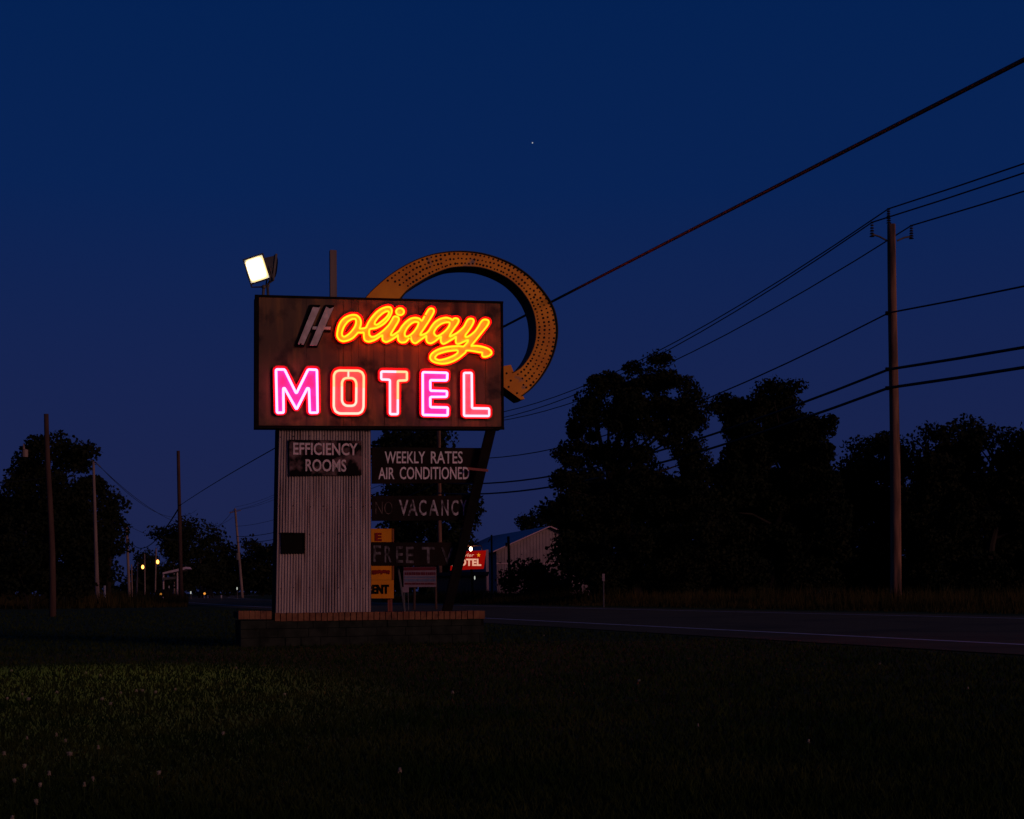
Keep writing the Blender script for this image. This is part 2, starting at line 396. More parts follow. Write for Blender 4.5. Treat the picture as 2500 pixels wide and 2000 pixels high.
# ================================================================ SETTING
g = MB(); g.poly([(-1500, -300, 0), (1500, -300, 0), (1500, 2500, 0), (-1500, 2500, 0)])
tag(link('lawn_ground', g, M['lawn']), 'dark mown lawn reaching out to the horizon', 'ground', kind='structure')
def edge_pt(Y, base, slope, bend=0.00035):
    return Vector((base + slope * (Y - 33.5) + (max(0, Y - 60) ** 2) * bend, Y, 0))
YS = [-40, -20, 0, 10, 20, 30, 40, 50, 60, 75, 90, 110, 130, 160, 200, 260, 330, 420, 520]
def strip(off0, off1, z, cuts=None):
    mb = MB()
    for a, b in zip(YS[:-1], YS[1:]):
        p = [edge_pt(a, off0, -0.335), edge_pt(a, off1, -0.335), edge_pt(b, off1, -0.335), edge_pt(b, off0, -0.335)]
        mb.poly([q + Vector((0, 0, z)) for q in p])
    return mb
tag(link('road', strip(0, 13.6, 0.012), M['asphalt']), 'two lane asphalt road passing behind the motel sign', 'road', kind='structure')
tag(link('road_edge_line', strip(1.75, 1.93, 0.016), M['paint']), 'worn white edge line along the near side of the road', 'road marking', kind='structure')
tag(link('road_edge_line_far', strip(11.7, 11.86, 0.016), M['paint']), 'white edge line along the far side of the road', 'road marking', kind='structure')

# ---------------------------------------------------------------- lawn grass and clover
def lawn_blades(n=330000):
    u = RNG.random(n); Y = 1 / (1 / 3.2 + u * (1 / 70.0 - 1 / 3.2))
    X = (RNG.random(n) * 2 - 1) * (0.42 * Y + 2.5)
    keep = X < (-0.335 * (Y - 33.5) - 0.35)
    X, Y = X[keep], Y[keep]; n = len(X)
    patch = 0.5 + 0.5 * np.sin(X * 1.7 + np.sin(Y * 1.1) * 2) * np.sin(Y * 1.3 + X * 0.6)
    h = (0.014 + 0.032 * RNG.random(n) ** 1.8 + 0.016 * patch) * (1 + 0.012 * Y)
    w = 0.0016 + 0.00042 * Y; a = RNG.random(n) * 2 * np.pi; ln = h * (0.2 + 0.7 * RNG.random(n)); la = RNG.random(n) * 2 * np.pi
    V = np.zeros((n, 3, 3))
    V[:, 0] = np.stack([X - np.cos(a) * w, Y - np.sin(a) * w, np.zeros(n)], 1)
    V[:, 1] = np.stack([X + np.cos(a) * w, Y + np.sin(a) * w, np.zeros(n)], 1)
    V[:, 2] = np.stack([X + np.cos(la) * ln, Y + np.sin(la) * ln, h], 1)
    return quads_mesh('lawn_grass', V.reshape(-1, 3), 3)
tag(link('lawn_grass', lawn_blades(), M['blade']), 'short dark grass of the mown lawn in front of the sign', 'grass', kind='stuff')

def clover(r):
    hd = MB(); hd.ball((0, 0, 0.085), 0.011 * r, seg=8, rings=5, sc=(1, 1, 0.85))
    for k in range(14):
        a = k * 2.4; hd.tube([(0, 0, 0.085), (math.cos(a) * 0.014 * r, math.sin(a) * 0.014 * r, 0.083 + 0.009 * math.sin(k * 1.7))], [0.004, 0.0015], sides=4)
    st = MB(); st.tube([(0, 0, 0), (0.004, 0.002, 0.045), (0, 0, 0.08)], 0.0015, sides=5)
    return hd, st
cl_lab = 'small pale clover flower head standing in the dark lawn'
cl_pts = [(170, 1840), (98, 1912), (206, 1915), (227, 1901), (35, 1901), (88, 1961), (240, 1825), (10, 1838), (138, 1796), (66, 1798), (388, 1883), (545, 1789), (54, 1692), (139, 1689), (245, 1648), (28, 1638), (333, 1686), (348, 1684), (428, 1682), (295, 1691), (380, 1691), (249, 1705), (270, 1718), (70, 1709), (695, 1692), (976, 1885), (1974, 1808), (1704, 1770), (2363, 1677), (2148, 1619), (1328, 1550), (1105, 1692), (1560, 1660), (577, 1632), (160, 1805), (18, 1705), (30, 1990), (120, 1888), (60, 1870), (210, 1640)]
first = None
for i, (x, y) in enumerate(cl_pts):
    p = G(x, y, 0.085); p.z = 0
    if first is None:
        hd, st = clover(1.0); t = Thing('clover_flower', p, cl_lab, 'flower', 'clover flowers in the lawn')
        t.b = Vector((0, 0, 0)); first = t.o
        kids = [t.part('flower_head', hd, M['clover']), t.part('stem', st, M['stem'])]
        continue
    o = first.copy(); COL.objects.link(o); o.location = p; s_ = random.uniform(0.40, 0.75) * (1.35 if y < 1720 else 1.0); o.scale = (s_, s_, random.uniform(0.9, 1.1)); o.rotation_euler.z = random.uniform(0, 6)
    for k in kids:
        c = k.copy(); COL.objects.link(c); c.parent = o

# ================================================================ THE MOTEL SIGN
base_pt = S(905, 1560, 0.4); base_pt.z = 0
sign = Thing('motel_sign', base_pt, 'roadside motel sign with glowing script and block neon letters on a corrugated column', 'motel sign')
BK = -SN                                                     # direction away from the viewer
# cabinet: vertical sheets, each a hair apart, in a trim frame
cor = [(624.5, 722.0), (1226.5, 738.0), (1229.0, 1046.5), (624.0, 1043.5)]
def cabxy(u, v):
    top = (cor[0][0] + (cor[1][0] - cor[0][0]) * u, cor[0][1] + (cor[1][1] - cor[0][1]) * u)
    bot = (cor[3][0] + (cor[2][0] - cor[3][0]) * u, cor[3][1] + (cor[2][1] - cor[3][1]) * u)
    return (top[0] + (bot[0] - top[0]) * v, top[1] + (bot[1] - top[1]) * v)
cab = MB()
cab.prism([S(*cabxy(u, v), 0.02) for u, v in ((0, 1), (1, 1), (1, 0), (0, 0))], BK * 0.36, 1)
us = [0.006, 0.205, 0.355, 0.388, 0.416, 0.52, 0.66, 0.79, 0.93, 0.994]
for i, (a, b) in enumerate(zip(us[:-1], us[1:])):
    gap = 0.0002 + 0.0004 * ((i * 7) % 3)
    z = 0.001 * ((i * 5) % 4)
    cab.prism([S(*cabxy(u, v), z) for u, v in ((a + gap, 0.985), (b - gap, 0.985), (b - gap, 0.012), (a + gap, 0.012))], BK * (0.0195 - z), 0)
cabinet = sign.part('cabinet', cab, [M['cabinet'], M['dark']])
tr = MB()
for (u0, v0, u1, v1) in ((-0.004, -0.008, 1.004, 0.008), (-0.004, 0.990, 1.004, 1.008), (-0.004, 0.0085, 0.013, 0.9895), (0.995, 0.0085, 1.003, 0.9895)):
    tr.prism([S(*cabxy(u, v), -0.015) for u, v in ((u0, v1), (u1, v1), (u1, v0), (u0, v0))], BK * 0.034, 0)
sign.part('cabinet_trim', tr, M['dark'], cabinet)

# neon letters
def r2(p): return [(800 + x / 10.78, 740 + y / 10.78) for x, y in p]
def r3(p): return [(940 + x / 10.78, 740 + y / 10.78) for x, y in p]
def r4(p): return [(1040 + x / 11.98, 760 + y / 11.98) for x, y in p]
def r5(p): return [(660 + x / 8.292, 880 + y / 8.292) for x, y in p]
def r6(p): return [(910 + x / 6.7375, 880 + y / 6.7375) for x, y in p]
outer = (r2([(255, 760), (285, 620), (340, 500), (430, 400), (540, 340), (660, 312), (760, 325), (840, 390), (875, 490), (868, 590), (840, 672), (900, 672), (1000, 650), (1080, 500), (1170, 370), (1290, 240), (1420, 150), (1560, 105), (1650, 115), (1690, 190), (1670, 290), (1600, 420), (1500, 530), (1400, 600), (1270, 660), (1110, 690), (1090, 760), (1100, 840), (1150, 890), (1240, 880), (1370, 800), (1480, 710), (1590, 600)])
    + r3([(100, 580), (180, 450), (225, 370), (270, 352), (345, 372), (368, 425), (340, 500), (250, 650), (170, 785), (152, 845), (190, 850), (280, 800), (370, 730), (450, 610), (560, 490), (680, 410), (800, 388), (910, 415), (965, 470), (1010, 400), (1080, 280), (1150, 170), (1205, 142), (1270, 160), (1288, 220), (1250, 310), (1150, 480), (1040, 650), (940, 800), (930, 845), (1000, 830), (1090, 790), (1160, 720), (1220, 620), (1320, 500), (1450, 420), (1580, 388)])
    + r4([(620, 192), (720, 222), (780, 262), (805, 222), (865, 204), (940, 230), (958, 290), (920, 370), (840, 480), (760, 600), (700, 700), (692, 745), (760, 712), (900, 640), (1010, 550), (1110, 450), (1190, 300), (1240, 235), (1305, 217), (1380, 238), (1398, 300), (1340, 430), (1240, 580), (1160, 690), (1152, 748), (1200, 752), (1300, 700), (1430, 590), (1530, 450), (1600, 330), (1660, 262), (1725, 243), (1820, 268), (1838, 330), (1780, 440), (1650, 600), (1500, 790), (1370, 950), (1322, 1015), (1400, 1010), (1560, 1022), (1720, 1060), (1840, 1110), (1908, 1170), (1918, 1240), (1850, 1300), (1740, 1335), (1660, 1325), (1640, 1262), (1650, 1212), (1560, 1200), (1400, 1170), (1250, 1150), (1172, 1158), (1160, 1200), (1080, 1270), (960, 1370), (800, 1460), (620, 1520), (450, 1535), (270, 1500), (170, 1450), (120, 1370), (140, 1280), (230, 1190), (380, 1110), (560, 1060), (760, 1030), (960, 1020), (1095, 1030), (1160, 970), (1230, 880), (1240, 840), (1180, 860), (1050, 920), (950, 958), (890, 945), (870, 870), (880, 745), (820, 790), (700, 860), (600, 920), (500, 958), (440, 900), (430, 820), (448, 740), (400, 770), (260, 880), (140, 940), (50, 915), (8, 830)])
    + r3([(1090, 860), (1050, 890), (920, 980), (800, 1060), (720, 1020), (682, 930), (684, 890), (640, 920), (540, 1025), (430, 1038), (352, 980), (340, 880), (345, 835), (300, 880), (180, 960), (60, 1020)])
    + r2([(1530, 1028), (1450, 980), (1440, 890), (1445, 845), (1380, 880), (1240, 970), (1080, 1018), (980, 980), (952, 880), (948, 775), (900, 782), (800, 780), (760, 820), (660, 920), (540, 980), (400, 1008), (300, 960), (250, 870)]))
holes = [r2([(375, 780), (430, 620), (530, 490), (640, 425), (730, 420), (750, 500), (720, 610), (640, 730), (540, 830), (430, 890), (385, 860)]),
         r2([(1240, 560), (1245, 500), (1330, 380), (1450, 270), (1560, 215), (1610, 230), (1600, 300), (1520, 400), (1400, 500), (1300, 570)]),
         r3([(520, 840), (520, 780), (580, 660), (680, 550), (780, 500), (880, 510), (860, 600), (780, 730), (680, 830), (590, 880), (540, 880)]),
         r4([(240, 660), (240, 590), (320, 470), (430, 380), (560, 330), (690, 330), (680, 420), (600, 540), (500, 630), (400, 700), (310, 730)]),
         r4([(280, 1390), (270, 1340), (330, 1270), (450, 1220), (620, 1175), (800, 1150), (930, 1150), (920, 1220), (830, 1290), (700, 1350), (550, 1400), (380, 1430)])]
dot = [(940 + (395 + 105 * math.cos(a)) / 10.78, 740 + (228 + 92 * math.sin(a)) / 10.78) for a in [k * math.pi / 8 for k in range(16)]]
PX = 22.0 / F                                                # metres per photo pixel at the sign
def neon(mb, loop, off=-0.085, r=2.35, closed=True, mi=0):
    mb.tube([S(x, y, off) for x, y in loop], r * PX, sides=8, closed=closed, mi=mi)
loops = [catmull(outer)] + [catmull(h) for h in holes]
pan = sign.part('script_letters', sdf_plate(loops + [catmull(dot)], 6.3, -0.045, 0.04, (1.0, -1.2), 1.3, 0, 1, 0.6), [M['pan'], M['glow_rim']], label='lit amber script lettering')
tb = MB()
BLK = [(829, 812), (836, 826), (899, 801), (893, 818), (1035, 781), (1038, 773), (1105, 796), (1097, 807), (1120, 863), (1135, 849), (1000, 823), (1086, 826)]
def blk(l): return lambda i: 2 if any((l[i][0] - q[0]) ** 2 + (l[i][1] - q[1]) ** 2 < 5 for q in BLK) else 0
for l in loops: neon(tb, l, mi=blk(l))
neon(tb, catmull(dot))
for (x, y) in ((912, 806), (1010, 845), (1100, 850), (1160, 830)):       # tube supports
    tb.tube([S(x, y, -0.085), S(x, y, -0.04)], 0.006, sides=6, mi=1)
sign.part('neon_tube', tb, [M['neon_amber'], M['pan'], M['dark']], pan, smooth=True)

def block(loops_, panmat, tubemat, picker=None, extra=(), mats=None, lab=None):
    L = [rounded(l, 3.2) for l in loops_]
    p = sign.part('block_letter', sdf_plate(L, 8.0, -0.05, 0.045, (0, -1.6), 1.4, 0, 1, 1.2), [panmat, M['glow_rim']], label=lab)
    t = MB()
    for l in L:
        pts = [S(x, y, -0.09) for x, y in l]
        t.tube(pts, 3.0 * PX, sides=8, closed=True, mi=(lambda i, l=l: picker(*l[i])) if picker else 0)
    for a, b in extra: t.tube([S(*a, -0.09), S(*b, -0.09)], 2.2 * PX, sides=8)
    sign.part('neon_tube', t, mats or [tubemat], p, smooth=True)
block([r5([(115, 185), (288, 185), (525, 672), (765, 185), (942, 192), (957, 1058), (800, 1060), (782, 570), (750, 562), (530, 990), (287, 562), (262, 570), (268, 1058), (135, 1060)])], M['pan_magenta'], M['neon_pink'], lab='lit pink letter M')
block([r5([(1288, 300), (1320, 232), (1390, 205), (1790, 210), (1860, 245), (1892, 320), (1886, 950), (1855, 1035), (1790, 1076), (1400, 1076), (1320, 1035), (1284, 940)]),
       r5([(1450, 440), (1485, 375), (1540, 358), (1660, 358), (1715, 395), (1742, 460), (1738, 850), (1705, 905), (1650, 922), (1540, 920), (1480, 885), (1450, 820)])],
      M['pan_coral'], None, picker=lambda x, y: 0 if y > 945 else 1, extra=[r5([(1580, 205), (1580, 360)])], mats=[M['neon_peach'], M['neon_gold']], lab='lit orange letter O')
block([r6([(140, 184), (562, 190), (562, 328), (414, 334), (412, 885), (285, 885), (283, 318), (140, 314)])], M['pan_coral'], None, picker=lambda x, y: 1 if (x > 966 and y < 975) else 0, mats=[M['neon_salmon'], M['neon_gold']], lab='lit coral letter T with amber top')
block([r6([(823, 195), (1228, 206), (1222, 328), (945, 326), (948, 500), (1222, 506), (1218, 600), (945, 602), (948, 770), (1236, 776), (1232, 905), (825, 898)])], M['pan_magenta'], M['neon_pink'], lab='lit pink letter E')
block([r6([(1500, 206), (1628, 206), (1634, 788), (1915, 792), (1915, 915), (1502, 912)])], M['pan_coral'], M['neon_salmon'], lab='lit salmon letter L')
# unlit H
def r1(p): return [(700 + x / 10.78, 740 + y / 10.78) for x, y in p]
hp = MB()
hp.prism([S(x, y, -0.03) for x, y in r1([(215, 1150), (455, 1165), (890, 50), (620, 40)])], BK * 0.025, 1)  # dark backing plates put in for the shadow behind the strokes
hp.prism([S(x, y, -0.03) for x, y in r1([(575, 1165), (805, 1170), (1262, 55), (1015, 45)])], BK * 0.025, 1)
hp.prism([S(x, y, -0.020) for x, y in r1([(560, 770), (1150, 770), (1180, 600), (640, 590)])], BK * 0.017, 1)
hp.prism([S(x, y, -0.075) for x, y in r1([(300, 1060), (330, 1085), (380, 1040), (400, 1090), (450, 1090), (890, 95), (850, 120), (730, 110), (690, 105)])], BK * 0.042, 0)
hp.prism([S(x, y, -0.075) for x, y in r1([(612, 1110), (795, 1112), (1240, 105), (1140, 150), (1040, 95)])], BK * 0.042, 0)
hp.prism([S(x, y, -0.060) for x, y in r1([(672, 690), (1150, 700), (1165, 625), (690, 615)])], BK * 0.03, 0)
sign.part('unlit_letter', hp, [M['hplate'], M['dark']], label='unlit grey script H on dark plates standing in for its shadow')

# corrugated column
pyl = MB()
NR = 34; KS = 8; rows = 6
for r_ in range(rows + 1):
    v = r_ / rows
    for k in range(NR * KS + 1):
        u = k / (NR * KS)
        x = (681 + (905 - 681) * u) * (1 - v) + (672.5 + (906.5 - 672.5) * u) * v
        y = (1040 + 3 * u) * (1 - v) + (1500 - 6 * u) * v
        wob = 0.004 * math.sin(u * 9 + v * 3)
        pyl.v.append(S(x, y, 0.10 + wob - 0.008 * math.sin(u * NR * 2 * math.pi)))
wN = NR * KS + 1
for r_ in range(rows):
    for k in range(NR * KS):
        a = r_ * wN + k; pyl.f.append([a, a + wN, a + wN + 1, a + 1]); pyl.m.append(0)
c0 = [S(681, 1041, 0.11), S(905, 1043, 0.11), S(906.5, 1494, 0.11), S(672.5, 1500, 0.11)]
pyl.prism([c0[3], c0[2], c0[1], c0[0]], BK * 0.62, 1)
for yy in (1066, 1237, 1303, 1436):
    for xx in (684, 716, 757, 790, 826, 858, 886):
        pyl.disc(S(xx + random.uniform(-1.5, 1.5), yy + random.uniform(-2, 2), 0.086), SN, 1.3 * PX, 7, 1)
column = sign.part('corrugated_column', pyl, [M['corr'], M['dark']], smooth=False)
ov = MB()
for x0, x1, lean in ((757.5, 761.0, -0.4), (881, 883.5, 0.6)):
    ov.prism([S(x0 - lean, 1496, 0.088), S(x1 - lean, 1496, 0.088), S(x1 + lean, 1042, 0.088), S(x0 + lean, 1042, 0.088)], BK * 0.012)
sign.part('sheet_lap', ov, M['corr'], column)
hb = MB()
o4 = [(687, 1300), (745, 1301), (745, 1351.5), (687.5, 1352)]; i4 = [(691.5, 1304.5), (741, 1305.5), (741, 1347), (691.5, 1347.5)]
for k in range(4):
    j = (k + 1) % 4
    hb.prism([S(*o4[j], 0.07), S(*o4[k], 0.07), S(*i4[k], 0.07), S(*i4[j], 0.07)], BK * 0.05, 0)
hb.prism([S(*p, 0.086) for p in reversed(i4)], BK * 0.03, 0)
sign.part('access_hatch', hb, [M['blacktext'], M['board']], column, label='small black square hatch')
eb = MB(); eb.prism([S(*p, 0.055) for p in ((707, 1162), (883, 1160), (883, 1076), (706, 1073.5))], BK * 0.03)
effb = sign.part('panel', eb, M['effboard'], label='peeling black panel reading EFFICIENCY ROOMS')
et = MB(); pl = lambda x, y: S(x, y + (x - 795) * 0.012, 0.047)
text_on(et, 'EFFICIENCY', (716, 1081.5, 873, 1111.5), pl, BK * 0.008, 0.018)
text_on(et, 'ROOMS', (746, 1121.5, 845.5, 1151.5), pl, BK * 0.008, 0.018)
sign.part('lettering', et, M['effletter'], effb)

# hanging boards between column and slanted leg
def board(px, lines, off=0.16):
    b = MB(); b.prism([S(x, y, off) for x, y in px], BK * 0.04)
    return sign.part('board', b, M['board'])
b1 = board([(908, 1181), (1170, 1179), (1193, 1094), (908, 1092)], 0)
t1 = MB(); pl2 = lambda x, y: S(x, y, 0.152)
text_on(t1, 'WEEKLY', (939.5, 1102.5, 1038, 1131.5), pl2, BK * 0.008, 0.008)
text_on(t1, 'RATES', (1052, 1102, 1129.5, 1132), pl2, BK * 0.008, 0.008)
text_on(t1, 'AIR', (924, 1141.5, 963, 1170), pl2, BK * 0.008, 0.008)
text_on(t1, 'CONDITIONED', (976, 1140, 1146, 1170.5), pl2, BK * 0.008, 0.008)
sign.part('lettering', t1, M['whiteletter'], b1); b1['label'] = 'black board reading WEEKLY RATES AIR CONDITIONED'
b2 = board([(908, 1272), (1146, 1270), (1168, 1210), (908, 1211)], 0); b2['label'] = 'black board reading NO VACANCY in worn paint'
t2 = MB(); t2b = MB()
text_on(t2b, 'NO', (917, 1225, 958, 1256), pl2, BK * 0.006, -0.02)
for s_, x0, x1 in (('V', 974, 997), ('A', 996, 1019.5), ('C', 1023, 1041), ('A', 1047, 1071), ('N', 1078, 1095), ('C', 1102, 1119), ('Y', 1124, 1140)):
    text_on(t2, s_, (x0, 1220.5, x1, 1259), pl2, BK * 0.006, 0.012)
sign.part('lettering', t2, M['worn'], b2); sign.part('faded_lettering', t2b, M['ghost'], b2)
b3 = board([(908, 1382), (1120, 1381), (1136, 1324), (908, 1325)], 0); b3['label'] = 'black board reading FREE TV in faded paint'
t3 = MB(); t3v = MB()
for s_, x0, x1, dy in (('F', 912, 930, 0), ('R', 939, 956, 1), ('E', 967, 984, 2), ('E', 991, 1010, 3), ('T', 1030, 1061, 3.5), ('V', 1077, 1107, 5)):
    text_on(t3 if x0 < 1020 else t3v, s_, (x0, 1332 + dy, x1, 1372 + dy), pl2, BK * 0.006, 0.012)
sign.part('lettering', t3, M['worn2'], b3); sign.part('lettering', t3v, M['worn2'], b3)
lg = MB()
lg.prism([S(x, y, 0.02) for x, y in ((1081, 1492), (1104, 1491), (1212, 1047), (1189, 1046))], BK * 0.09)
sign.part('leg', lg, M['dark'], label='slanted dark steel leg at the right end')
lg = MB(); lg.tube([S(971, 1378, 0.45), S(988, 1494, 0.30)], 0.018, sides=6)
sign.part('brace', lg, M['steel'])
lg = MB(); lg.prism([S(1142, 1147, 0.010), S(1192, 1152, 0.010), S(1192, 1146, 0.010), S(1142, 1141, 0.010)], BK * 0.008)
sign.part('strap', lg, M['post'])
lg = MB(); lg.prism([S(x, y, 0.42) for x, y in ((809, 1100), (825, 1100), (822, 611), (806, 610))], BK * 0.11)
sign.part('support_post', lg, M['polegrey'], label='square post rising behind the cabinet')

# curved bulb arrow behind the cabinet
def a3(p): return [(880 + x / 3.921, 580 + y / 3.921) for x, y in p]
AO = a3([(-60, 740), (60, 562), (150, 470), (280, 360), (420, 270), (560, 202), (700, 158), (850, 134), (1000, 130), (1150, 146), (1300, 186), (1450, 250), (1600, 350), (1720, 470), (1810, 590), (1862, 700), (1888, 830), (1888, 950), (1862, 1080), (1812, 1210), (1725, 1350), (1625, 1460), (1555, 1512)])
AI = a3([(300, 760), (380, 600), (460, 502), (560, 430), (700, 350), (850, 292), (1000, 277), (1150, 287), (1300, 332), (1430, 402), (1530, 492), (1610, 602), (1660, 722), (1680, 835), (1680, 950), (1655, 1060), (1600, 1170), (1530, 1252), (1468, 1290)])
AOs = [tuple(p) for p in catmull(AO, False, 6)]; AIs = [tuple(p) for p in catmull(AI, False, 6)]
AOFF, ADEP = 0.40, 0.46
head = a3([(1572, 1545), (1535, 1552), (1150, 1270), (1440, 1218)])
def resamp(P, n):
    P = np.array(P); d = np.r_[0, np.cumsum(np.linalg.norm(np.diff(P, axis=0), axis=1))]; t = np.linspace(0, d[-1], n)
    return np.stack([np.interp(t, d, P[:, 0]), np.interp(t, d, P[:, 1])], 1)
NA = 90; A_o = resamp(AOs, NA); A_i = resamp(AIs, NA)
ar = MB()
fo = [S(x, y, AOFF) for x, y in A_o]; fi = [S(x, y, AOFF) for x, y in A_i]
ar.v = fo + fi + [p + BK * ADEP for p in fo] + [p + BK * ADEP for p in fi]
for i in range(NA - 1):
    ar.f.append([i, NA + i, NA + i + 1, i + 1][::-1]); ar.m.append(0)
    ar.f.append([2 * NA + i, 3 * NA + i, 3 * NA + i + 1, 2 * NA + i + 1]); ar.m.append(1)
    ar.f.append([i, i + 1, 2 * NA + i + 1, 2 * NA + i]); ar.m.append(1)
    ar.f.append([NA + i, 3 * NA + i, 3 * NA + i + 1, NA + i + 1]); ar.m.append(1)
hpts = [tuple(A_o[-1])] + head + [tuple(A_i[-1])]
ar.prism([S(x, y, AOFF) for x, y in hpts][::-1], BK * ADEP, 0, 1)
NS = 74; s_o = resamp(AOs, NS * 2); s_i = resamp(AIs, NS * 2)
tot = 0
for i in range(10, NS - 1):
    wdt = np.linalg.norm(s_o[2 * i] - s_i[2 * i]); nr = 3 if wdt < 46 else 4
    if i > NS * 0.80: nr = 4
    for k in range(nr):
        st = 1 if k % 2 else 0
        a, b = s_o[2 * i + st], s_i[2 * i + st]
        t = (k + 0.62) / (nr + 0.25) + 0.0
        p = a * (1 - t) + b * t + RNG.normal(0, 0.75, 2)
        if p[1] < 990:
            ar.disc(S(p[0], p[1], AOFF - 0.004), SN, 2.8 * PX * random.uniform(0.72, 1.2), 8, 2)
for q in ((1330, 1340), (1400, 1300), (1420, 1430), (1440, 1370), (1500, 1490)):
    p = a3([q])[0]; ar.disc(S(p[0], p[1], AOFF - 0.004), SN, 2.9 * PX, 8, 2)
arrow = sign.part('arrow', ar, [M['arrow'], M['arrow_edge'], M['socket']], label='curved orange arrow dotted with empty bulb sockets')
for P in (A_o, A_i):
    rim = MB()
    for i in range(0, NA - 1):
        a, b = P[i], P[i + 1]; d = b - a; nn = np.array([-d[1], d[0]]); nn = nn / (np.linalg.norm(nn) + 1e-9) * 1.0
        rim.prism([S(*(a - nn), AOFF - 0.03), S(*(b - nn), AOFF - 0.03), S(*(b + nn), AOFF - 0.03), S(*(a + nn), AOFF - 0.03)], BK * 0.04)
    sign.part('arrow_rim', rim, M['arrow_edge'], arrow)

# ---------------------------------------------------------------- brick planter under the sign
pb = S(930, 1560, 0.2); pb.z = 0
plt = Thing('brick_planter', pb, 'low block planter with a soldier course brick cap under the motel sign', 'planter')
caps = MB(); xs0, xs1, NB = 670.5, 1184.0, 36
for i in range(NB):
    a = xs0 + (xs1 - xs0) * i / NB + 1.1; b = xs0 + (xs1 - xs0) * (i + 1) / NB - 1.0
    if i == NB - 1: b += 0.8
    if i >= NB - 2 and i == NB - 2: b += 1.9
    yt = lambda x: 1497.5 - (x - 670) * 0.0125; jt = random.uniform(-0.6, 0.6)
    caps.prism([S(a, yt(a) + 19.5 + jt, -0.30 + random.uniform(0, 0.012)), S(b, yt(b) + 19.5 + jt, -0.30), S(b, yt(b) + jt, -0.30), S(a, yt(a) + jt, -0.30)], BK * 0.24)
plt.part('brick_cap', caps, M['cap_brick']); caps = MB()
for i in range(6):
    a = 582 + i * 13.6 + 0.4; b = a + 12.6
    caps.prism([S(a, 1512, -0.28), S(b, 1512, -0.28), S(b, 1492, -0.28), S(a, 1491.5, -0.28)], BK * 0.24)
plt.part('brick_cap', caps, M['cap_brick'])
mo = MB()
mo.prism([S(671.5, 1516, -0.285), S(1183, 1509.5, -0.285), S(1183, 1493, -0.285), S(671.5, 1499, -0.285)], BK * 1.35)
mo.prism([S(583, 1511, -0.265), S(670, 1511, -0.265), S(670, 1495, -0.265), S(583, 1495, -0.265)], BK * 1.2)
plt.part('planter_bed', mo, M['mortar'])
bw = MB()
def zc(p): q = Vector(p); return q
def wallrow(x0, x1, off, ytop, z0, z1, seed):
    random.seed(seed); x = x0
    while x < x1 - 8:
        w = min(random.uniform(38, 78), x1 - x)
        a = S(x + 0.6, 1540, off - random.uniform(0.0, 0.02)); b = S(x + w - 0.6, 1540, off - random.uniform(0.0, 0.02))
        a = Vector((a.x, a.y, 0)); b = Vector((b.x, b.y, 0)); up = Vector((0, 0, 1))
        bw.prism([a + up * z0, b + up * z0, b + up * z1, a + up * z1], BK * 0.25, 0); x += w
for x0, x1, off, sd_ in ((587, 1182, -0.27, 3),):
    zt = S((x0 + x1) / 2, 1508, off).z - 0.015; n = 3
    for k in range(n): wallrow(x0, x1, off, 0, zt * k / n + (0.004 if k else -0.05), zt * (k + 1) / n - 0.004, sd_ + k)
a = S(589, 1540, -0.255); b = S(1181, 1540, -0.255); a.z = b.z = -0.05; zt = S(900, 1508, -0.27).z
bw.prism([a, b, b + Vector((0, 0, zt + 0.02)), a + Vector((0, 0, zt + 0.02))], BK * 1.28, 1)
plt.part('wall', bw, [M['stone'], M['mortar']])

